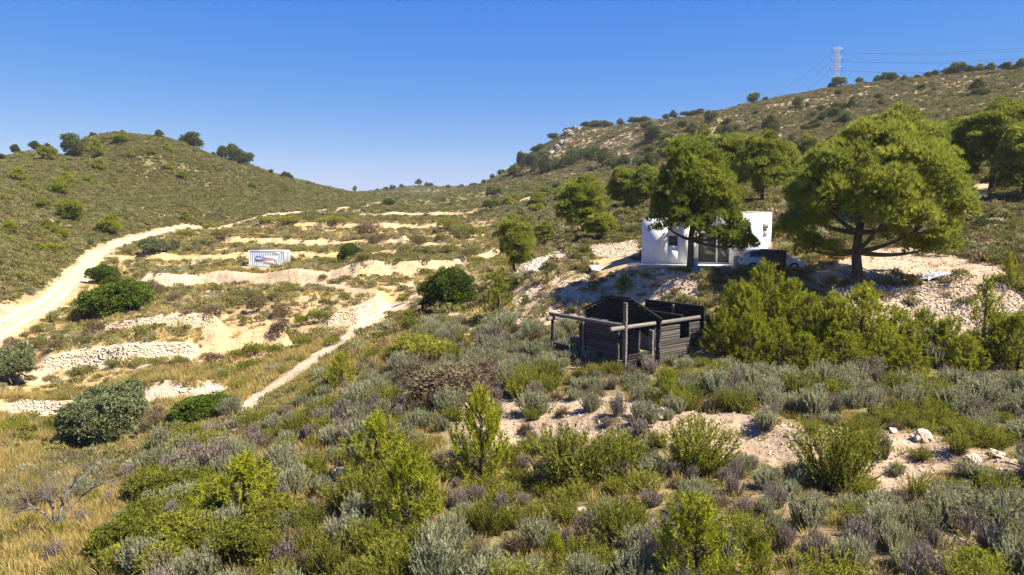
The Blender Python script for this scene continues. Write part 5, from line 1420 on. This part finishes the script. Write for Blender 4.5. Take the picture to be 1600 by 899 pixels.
for key, t0, t1, size, lb, rows in [('w1', .17, .50, .21, 'pale dry-stone terrace wall at the left edge below the small oak', 7), ('w1', .80, .99, .21, 'pale stone wall right of the holm oak, under the grass terrace', 7),
      ('w2', .02, .98, .21, 'long pale stone wall behind a row of grey bushes on the left terraces', 6), ('w3', .05, .98, .2, 'short stone terrace wall below the wide dark mastic bush', 5),
      ('w3b', .02, .98, .21, 'pale stone facing under the track junction beside the footpath', 7)]:
    _TG['now'] = terrace_grid(key)
    terrace_wall(key, t0, t1, size, lb, False, rows)

# ---- keep-out test for scattered plants
HOUSE_POLY = np.array([(16.9,46.6),(21.9,56.9),(15.2,61),(8.6,51.9),(8.8,49.4),(12.0,47.3)])
CAB_POLY = np.array([(5.96,36.0)]) + np.array([[0,0],[5.2,4.1],[1.6,8.6],[-3.6,4.6]])
cpos = bpy.data.objects['shipping_container'].location
def bare(x, y):
    k = np.zeros(len(x))
    k = np.maximum(k, 1 - smooth(1.5, 2.3, line_dist(x, y, ROAD)))
    k = np.maximum(k, 1 - smooth(1.2, 1.8, line_dist(x, y, PATH)))
    k = np.maximum(k, 1 - smooth(1.0, 1.4, line_dist(x, y, TRACK)))
    k = np.maximum(k, 1 - smooth(1.0, 1.6, line_dist(x, y, TRACK2)))
    for P_, w in ((HOUSE_POLY, 1), (CAB_POLY, 1), (YARD, 1), (YARD2, .97), (WHITE, .97), (CUTB, .97), (BANK_L, .58), (BANK_R, .90), (CLIFF, .94), (FORE, .84), (FORE2, .7), (FORE3, .6)):
        k = np.maximum(k, poly_mask(x, y, P_) * w)
    k = np.maximum(k, ((np.abs(x - cpos[0] - 3) < 4.2) & (np.abs(y - cpos[1] + .8) < 4.6)) * 1.0)
    return k
def on_wall(x, y, marg=.3):
    th = np.arctan2(x, y); r = np.hypot(x, y); k = np.zeros(len(x), bool)
    for key, (wt, wr, Hh, w_, Lf) in _W.items():
        if key == 'w0': continue
        rw = np.interp(th, wt, wr); k |= (th > wt[0]) & (th < wt[-1]) & (r > rw - marg) & (r < rw + w_ + .2)
    return k
def sample(n, a0, a1, r0, r1):
    th = g5.uniform(a0, a1, n); r = np.sqrt(g5.uniform(r0 * r0, r1 * r1, n))
    return np.sin(th) * r, np.cos(th) * r
def thin(x, y, d):
    """drop points closer than d to one already kept"""
    keep = np.ones(len(x), bool); cell = {}; dd = np.broadcast_to(d, (len(x),))
    for i in range(len(x)):
        c = (int(x[i] // dd[i]), int(y[i] // dd[i])); bad = False
        for a in (-1, 0, 1):
            for b_ in (-1, 0, 1):
                for j in cell.get((c[0] + a, c[1] + b_), ()):
                    if (x[i] - x[j]) ** 2 + (y[i] - y[j]) ** 2 < dd[i] ** 2: bad = True; break
                if bad: break
            if bad: break
        if bad: keep[i] = False
        else: cell.setdefault(c, []).append(i)
    return keep

# ---- foreground shrubs: individuals first, the rest as one mass
PR = {'silver': [wand_shrub(100 + i, 1.0, 1.0, 165, ('silver', 'deadwood'), 14, 2, .085, .030, .78, .28, .33, 6) for i in range(5)],
      'mauve': [wand_shrub(120 + i, 1.0, .75, 130, ('mauve', 'deadwood'), 14, 2, .07, .022, .75, .3, .3, 4) for i in range(4)],
      'green': [wand_shrub(140 + i, 1.0, 1.15, 120, ('green', 'bark'), 13, 3, .075, .026, 1.0, .15, .5, 7) for i in range(4)],
      'brown': [twig_bush(160 + i, 1.2, .7, 150) for i in range(3)] }
SLOPE = hp([(200,899),(235,790),(250,740),(300,690),(430,655),(500,618),(585,565),(650,522),(685,500),(705,508),(790,505),(860,545),(1100,545),(1250,545),(1600,575)])
SLOPE = np.array([*SLOPE[:, :2], (36, 36), (62, 40), (52, 18), (22, 4), (9, 3), (0, 5), (-14, 9)])
nS = 17000
sx, sy = sample(nS, -.95, 1.12, 7, 68)
k = poly_mask(sx, sy, SLOPE) & (g5.random(nS) > bare(sx, sy))
sx, sy = sx[k], sy[k]
k = thin(sx, sy, .70); sx, sy = sx[k], sy[k]
sz = base_h(sx, sy); Ps = np.stack([sx, sy, sz], -1)
k = inview(Ps, 600, 420); Ps = Ps[k]
# leave room for the single plants already placed
busy = [(o.location.x, o.location.y, .42 * max(o.dimensions.x, .8)) for o in bpy.data.objects if o.get('category') in ('young pine', 'bush', 'boulder', 'rock') and o.location.y < 62]
for (bx, by, br) in busy: Ps = Ps[np.hypot(Ps[:, 0] - bx, Ps[:, 1] - by) > min(br, 1.6)]
us, vs = project(Ps)
nA = fbm(Ps[:, 0] / 3.2 + 11, Ps[:, 1] / 3.2, 3); nB = fbm(Ps[:, 0] / 2.6 + 71, Ps[:, 1] / 2.6 + 31, 3)
rn = g5.random(len(Ps))
upper = (vs < 655) & (us > 480)
pm = np.where(upper, .16, .25) + .55 * (nB > .59)
pg = np.where(upper, .12, .24) + .5 * (nA > .58)
pb = np.where(upper, .09, .15)
sp = np.where(rn < pg * .75, 'green', np.where(rn < pg * .75 + pm * .6, 'mauve', np.where(rn < pg * .75 + pm * .6 + pb, 'brown', 'silver')))
dS = np.hypot(Ps[:, 0], Ps[:, 1])
def zone(u, v, p):
    if u < 560: return 'on the left flank, below the footpath' if v < 760 else 'beside the green heath patch'
    if v < 655: return 'left of the log cabin' if u < 850 else 'in front of the log cabin' if u < 1110 else 'below the young pine belt'
    return 'left of the large central rosemary' if u < 820 else 'below the middle of the earth bank' if u < 1200 else 'below the perched boulder'
NM = {'silver': ('grey_shrub', 'silvery grey-green wand shrub', 'shrub'), 'mauve': ('dry_shrub', 'dried mauve-grey stalky shrub', 'shrub'), 'green': ('rosemary_shrub', 'olive green spiky rosemary shrub', 'shrub'), 'brown': ('twiggy_bush', 'brown twiggy bush', 'bush')}
rest = []
for s_, protos in PR.items():
    ids = np.nonzero(sp == s_)[0]; ids = ids[np.argsort(dS[ids])]
    ok_v = (vs[ids] < 930) & (us[ids] > -20) & (us[ids] < 1620)
    main = ids[ok_v][:{'silver': 290, 'mauve': 200, 'green': 220, 'brown': 110}[s_]]
    other = np.setdiff1d(ids, main)
    def dims(n, s_=s_):
        h = {'silver': (.75, 1.45), 'mauve': (.7, 1.3), 'green': (.75, 1.45), 'brown': (.6, 1.25)}[s_]
        sc = g5.uniform(*h, n); return np.stack([sc * g5.uniform(.8, 1.25, n), sc * g5.uniform(.8, 1.25, n), sc * g5.uniform(.85, 1.15, n)], -1)
    sc = dims(len(main))
    for i, q in zip(main, sc):
        nm, lb, ct = NM[s_]; zn = zone(us[i], vs[i], Ps[i])
        if 860 < us[i] < 1110 and 545 < vs[i] < 640: q = q * np.array([.8, .8, .62])
        if us[i] > 640 and 655 < vs[i] < 815: q = q * np.array([.85, .85, .66])
        if Ps[i][1] > 40 and us[i] < 760: q = q * .75
        ad = 'tall ' if q[2] > 1.15 else 'small ' if q[2] < .85 else 'broad ' if q[0] > q[2] * 1.12 else 'medium '
        lb = ad + lb
        single(nm, protos[g5.integers(0, len(protos))], Ps[i] - [0, 0, .03], g5.uniform(0, 6.28), tuple(q), lb + ' ' + zn, ct, lb + 's ' + zn)
    rest.append((s_, Ps[other], dims(len(other))))
protos = []; offs = {}
for s_, pp in PR.items(): offs[s_] = (len(protos), len(pp)); protos += pp
if sum(len(r[1]) for r in rest):
    P_ = np.concatenate([r[1] for r in rest]); S_ = np.concatenate([r[2] for r in rest])
    I_ = np.concatenate([offs[r[0]][0] + g5.integers(0, offs[r[0]][1], len(r[1])) for r in rest])
    Rt = np.zeros((len(P_), 3)); Rt[:, 2] = g5.uniform(0, 6.28, len(P_))
    scatter('shrub_thicket', P_, Rt, S_, I_, protos)
print('shrubs', len(Ps), {k: int((sp == k).sum()) for k in PR})
for (u_, v_, D_, s_) in ((880, 0, 41.5, .9), (893, 0, 42.3, 1.0), (903, 0, 41.2, .85), (872, 0, 43, 1.0), (886, 0, 44, 1.1)):
    q = foot(u_, v_, D_); single('grey_shrub', PR['silver'][int(u_) % 5], q, g5.uniform(0, 6), (s_ * 1.1, s_ * 1.1, s_), 'grey shrub seen through the open porch of the log cabin', 'shrub', 'shrubs behind the porch')
# a few singled-out shrubs
def shrub_px(s_, i, u, v, wpx, hpx, lb, w0=1.0):
    p = foot(u, v); s = depth(p) / FPX; nm, _, ct = NM[s_]
    single(nm, PR[s_][i], p, g5.uniform(0, 6), (wpx * s / w0, wpx * s / w0, hpx * s), lb, ct)
for a in [('silver',0,385,518+180,1,1,None)][:0]: pass
shrub_px('silver', 0, 250, 708, 32, 42, 'lone silver-grey shrub on bare stems below the holm oak')
shrub_px('silver', 1, 360, 655, 32, 40, 'silver shrub beside the lower end of the footpath')
shrub_px('silver', 2, 128, 782, 36, 40, 'lone round grey shrub in the grass right of the dead tree')
shrub_px('mauve', 0, 198, 756, 22, 38, 'single mauve stalky shrub in the grass below the holm oak', .75)
shrub_px('mauve', 1, 300, 745, 60, 56, 'broad dry mauve shrub in the middle of the left grass', .75)
shrub_px('mauve', 2, 345, 742, 60, 56, 'dry mauve shrub touching the broad one on its right', .75)
shrub_px('silver', 3, 290, 755, 50, 34, 'silver shrub at the foot of the broad dry mauve ones')
shrub_px('green', 0, 1290, 758, 124, 118, 'large splayed rosemary growing from the pale earth bank', 1.15)
shrub_px('green', 1, 890, 760, 116, 106, 'large rosemary below the pale earth bank in the centre', 1.15)
shrub_px('green', 2, 975, 745, 84, 80, 'rosemary just right of the large central one', 1.15)
shrub_px('green', 3, 1095, 735, 110, 92, 'brownish green rosemary sprawling over the earth bank', 1.15)
shrub_px('green', 1, 570, 800, 80, 84, 'dark rosemary left of the rounded lime-green pine', 1.15)
for i, (u, v, w, h) in enumerate([(700, 628, 150, 72), (745, 590, 90, 40), (655, 600, 80, 50), (660, 560, 110, 44)]):
    bush_px((db, tw[1], tw[0], dbg)[i], (3.2, 1.5, 1.5, 3.0)[i], (2.2, .9, .9, 1.8)[i], u, v, w, h, ('broad dark brown dying bush above the left end of the earth bank', 'brown twiggy mound behind the broad dying bush', 'brown twiggy mound left of the broad dying bush', 'grey-green mound of scrub above the broad dying bush')[i], name='dying_bush' if i < 3 else 'scrub_mound')
for i, (u, v, w, h) in enumerate([(245, 672, 60, 34), (215, 740, 70, 30), (60, 800, 80, 46), (110, 730, 60, 30), (150, 745, 60, 30), (265, 690, 60, 30)]):
    bush_px(tw[i % 3], 1.5, .9, u, v, w, h, ('dark brown dried bush right of the holm oak', 'flat grey-brown dead bush in the left grass', 'brown dead undergrowth round the dead tree', 'dull brown dead bush above the dead tree', 'dead brown bush beside the flat grey-brown one', 'dark dry bush by the lone silver-grey shrub')[i], name='dry_bush')
# green heath at lower left
hg = leafy_bush(35, 1.4, .9, 'green', .2, 40, 6, .075, .03, 9); hg2 = scrub_clump(93, 'green', 1.4, .9, 12, 60, .12, .035)
for i, (u, v, w, h) in enumerate([(260,790,60,44),(235,820,60,44),(290,780,60,40),(215,860,70,50),(255,850,70,46),(330,770,60,40),(300,860,80,50),(200,890,60,46),(340,850,70,46),(390,870,80,50),(260,895,80,50),(345,805,60,40),(420,830,60,44),(285,820,60,44),(310,830,60,44),(230,780,50,40),(405,775,50,40),(350,760,50,36),(180,870,60,40),(430,880,60,44)]):
    bush_px((hg, hg2, hg2)[i % 3], 1.4, .9, u, v, w * 1.3, h * 1.25, 'low green heath bush in the patch at the lower left', name='heath_bush', group='green heath patch')

# ---- scrub of the hills, one object each
SK = [scrub_clump(400 + i, m_, 1.2, h_, 6, 13) for i, (m_, h_) in enumerate([('scrubo', .8), ('scrubo', .65), ('scrubg', .8), ('scrubg', .6), ('scrubd', .6), ('scrubd', .5), ('pine_far', .9), ('silver', .7)])]
def hill(name, n, a0, a1, r0, r1, weights, smin, smax, cond, clear=.5, dens=None):
    x, y = sample(n, a0, a1, r0, r1)
    k = (g5.random(n) > bare(x, y)) & ~on_wall(x, y)
    x, y = x[k], y[k]; P_ = np.stack([x, y, base_h(x, y)], -1)
    k = inview(P_, 520, 60) & cond(P_)
    P_ = P_[k]; m_ = len(P_)
    nz_ = fbm(P_[:, 0] / 11, P_[:, 1] / 11, 3)
    k = g5.random(m_) < smooth(clear - .3, clear + .1, nz_ + .15); P_ = P_[k]; nz_ = nz_[k]; m_ = len(P_)
    w = np.array(weights, float); w /= w.sum()
    I_ = g5.choice(8, m_, p=w)
    s = g5.uniform(smin, smax, m_) * (.4 + 1.2 * fbm(P_[:, 0] / 8 + 3, P_[:, 1] / 8, 3))
    S_ = np.stack([s, s, s * g5.uniform(.7, 1.2, m_)], -1)
    Rt = np.zeros((m_, 3)); Rt[:, 2] = g5.uniform(0, 6.28, m_)
    print(name, m_)
    return scatter(name, P_ - [0, 0, .05], Rt, S_, I_, SK)
uvz = lambda P_: project(P_)
hill('left_hill_scrub', 42000, -.72, -.05, 60, 330, [3, 3, 4, 4, 3, 2, .5, .5], .8, 1.7, lambda P_: (line_dist(P_[:, 0], P_[:, 1], ROAD) > 0) & LEFT(P_[:, 0], P_[:, 1]), .42) if False else None
def left_of_road(P_):
    th = np.arctan2(P_[:, 0], P_[:, 1]); r = np.hypot(P_[:, 0], P_[:, 1])
    rt = np.arctan2(ROAD[:, 0], ROAD[:, 1]); rr_ = np.hypot(ROAD[:, 0], ROAD[:, 1]); o = np.argsort(rt)
    return (r > np.interp(th, rt[o], rr_[o])) & (th < rt.max())
hill('left_hill_scrub', 98000, -.92, -.16, 62, 320, [3, 3, 5, 5, 3, 2, .4, .5], .75, 1.55, left_of_road, .38)
hill('right_hill_scrub', 60000, -.02, .95, 62, 440, [4, 3, 4, 4, 5, 5, .8, .5], .8, 1.7, lambda P_: P_[:, 2] > -3.2, .42)
hill('saddle_scrub', 16000, -.30, .06, 180, 760, [4, 3, 5, 4, 2, 1, 1, .2], 1.0, 2.0, lambda P_: ~left_of_road(P_) | (P_[:, 1] > 320), .36)
hill('grass_scrub', 5200, -.74, -.22, 36, 62, [2, 1, 3, 3, 5, 4, .2, 1.5], .35, 1.15, lambda P_: poly_mask(P_[:, 0], P_[:, 1], GRASS[:, :2]), .5)
hill('valley_scrub', 14500, -.95, .06, 42, 215, [2, 2, 4, 4, 4, 3, .2, 2], .4, 1.25, lambda P_: (~left_of_road(P_)) & ~poly_mask(P_[:, 0], P_[:, 1], SLOPE), .52)
hill('house_slope_scrub', 12500, .0, 1.0, 40, 110, [2, 2, 4, 4, 3, 3, .5, 1.5], .5, 1.15, lambda P_: (P_[:, 2] > -7.5) | (np.arctan2(P_[:, 0], P_[:, 1]) > .68), .45)

for k_ in range(90):
    q_ = GRASS[0, :2]
    a_ = g5.uniform(-.70, -.30); r_k = g5.uniform(23, 38); xq, yq = math.sin(a_) * r_k, math.cos(a_) * r_k
    if not poly_mask(np.array([xq]), np.array([yq]), GRASS[:, :2])[0]: continue
    s_ = ('silver', 'brown', 'brown', 'green', 'mauve')[k_ % 5]; pp = PR[s_]; sc_ = g5.uniform(.4, .85)
    single(NM[s_][0], pp[k_ % len(pp)], (xq, yq, H(xq, yq) - .03), g5.uniform(0, 6), (sc_ * 1.1, sc_ * 1.1, sc_), {'silver': 'little silver-grey shrub', 'brown': 'little brown twiggy bush', 'green': 'little olive green rosemary', 'mauve': 'little dried mauve shrub'}[s_] + ' in the dry grass round the dead tree', NM[s_][2], 'little ' + s_ + ' plants in the left grass')
# ---- dry grass
GT = [grass_tuft(500 + i, m_, 30, h_, .4) for i, (m_, h_) in enumerate([('straw', .5), ('straw', .35), ('olivegrass', .45), ('olivegrass', .3), ('straw', .6)])]
def grass(name, n, a0, a1, r0, r1, cond, smin, smax, w):
    x, y = sample(n, a0, a1, r0, r1)
    b_ = bare(x, y); k = (g5.random(n) > b_) & ~on_wall(x, y, .1); x, y = x[k], y[k]
    P_ = np.stack([x, y, base_h(x, y)], -1); k = inview(P_, 420, 300); P_ = P_[k]
    P_ = P_[g5.random(len(P_)) < cond(P_)]; m_ = len(P_)
    nz_ = fbm(P_[:, 0] / 4, P_[:, 1] / 4, 3)
    w = np.array(w, float); w /= w.sum(); I_ = g5.choice(5, m_, p=w)
    I_ = np.where((nz_ > .56) & (I_ < 2), 2, I_)
    s = g5.uniform(smin, smax, m_); S_ = np.stack([s * 1.15, s * 1.15, s * g5.uniform(.7, 1.2, m_)], -1)
    Rt = g5.normal(0, .12, (m_, 3)); Rt[:, 2] = g5.uniform(0, 6.28, m_)
    print(name, m_)
    return scatter(name, P_, Rt, S_, I_, GT)
grass('slope_grass', 52000, -.95, -.1, 17, 62, lambda P_: np.where(poly_mask(P_[:, 0], P_[:, 1], GRASS[:, :2]), 1.0, np.where(poly_mask(P_[:, 0], P_[:, 1], SLOPE), .22, .55)), .6, 1.25, [5, 4, 2, 1, 3])
grass('shelf_grass', 20000, -.2, 1.1, 13, 62, lambda P_: np.full(len(P_), .6), .5, 1.0, [2, 3, 3, 3, 1])
grass('valley_grass', 20000, -.95, .06, 46, 200, lambda P_: (~left_of_road(P_)) * (.35 + .65 * (fbm(P_[:, 0] / 9 + 5, P_[:, 1] / 9, 3) > .42)), .8, 1.7, [5, 5, 2, 1, 2])

# ---- rubble
SM = []
for i in range(5):
    q = stone_mesh(600 + i, 1, .75); q.materials.append(M['stonew' if i == 4 else 'stone']); SM.append(q)
def rubble(name, polys, n, smin, smax, extra=None):
    Q = []
    for P_, w in polys:
        P_ = np.asarray(P_)[:, :2]; lo, hi = P_.min(0), P_.max(0); m_ = int(n * w)
        x = g5.uniform(lo[0], hi[0], m_); y = g5.uniform(lo[1], hi[1], m_); k = poly_mask(x, y, P_); Q.append(np.stack([x[k], y[k]], -1))
    Q = np.concatenate(Q); P3 = np.c_[Q, base_h(Q[:, 0], Q[:, 1])]
    k = inview(P3, 20, 20) & ~poly_mask(Q[:, 0], Q[:, 1], HOUSE_POLY); P3 = P3[k]; m_ = len(P3)
    s = smin + (smax - smin) * g5.random(m_) ** 3
    print(name, m_)
    return scatter(name, P3 + np.c_[np.zeros((m_, 2)), s * .2], g5.uniform(0, 6.28, (m_, 3)), np.stack([s, s * g5.uniform(.7, 1, m_), s * g5.uniform(.6, .9, m_)], -1), g5.integers(0, 5, m_))if False else scatter(name, P3 + np.c_[np.zeros((m_, 2)), s * .2], g5.uniform(0, 6.28, (m_, 3)), np.stack([s, s * g5.uniform(.7, 1, m_), s * g5.uniform(.6, .9, m_)], -1), g5.integers(0, 5, m_), SM)
rubble('bank_rubble', [(BANK_L, .45), (BANK_R, 1.2), (WHITE, .6), (CUTB, .4)], 8000, .05, .27)
rubble('earth_bank_rubble', [(FORE, 1), (FORE2, .05), (FORE3, .05)], 9000, .03, .17)
rubble('terrace_rubble', [(CLIFF, .5), (YARD2, 1)], 4000, .05, .2)

# ------------------------------------------------------------------ thin summer haze
hb = MB(); box(hb, (-1760, -1760, -70), (1760, 1760, 135))
hm = bpy.data.materials.new('haze'); hm.use_nodes = True
hn = hm.node_tree.nodes; hn.remove(hn["Principled BSDF"])
pv = hn.new("ShaderNodeVolumePrincipled"); pv.inputs['Color'].default_value = (.86, .91, 1, 1); pv.inputs['Density'].default_value = 0.00011
hm.node_tree.links.new(pv.outputs[0], hn["Material Output"].inputs['Volume'])
link('haze', hb.mesh('haze', hm), kind='stuff')
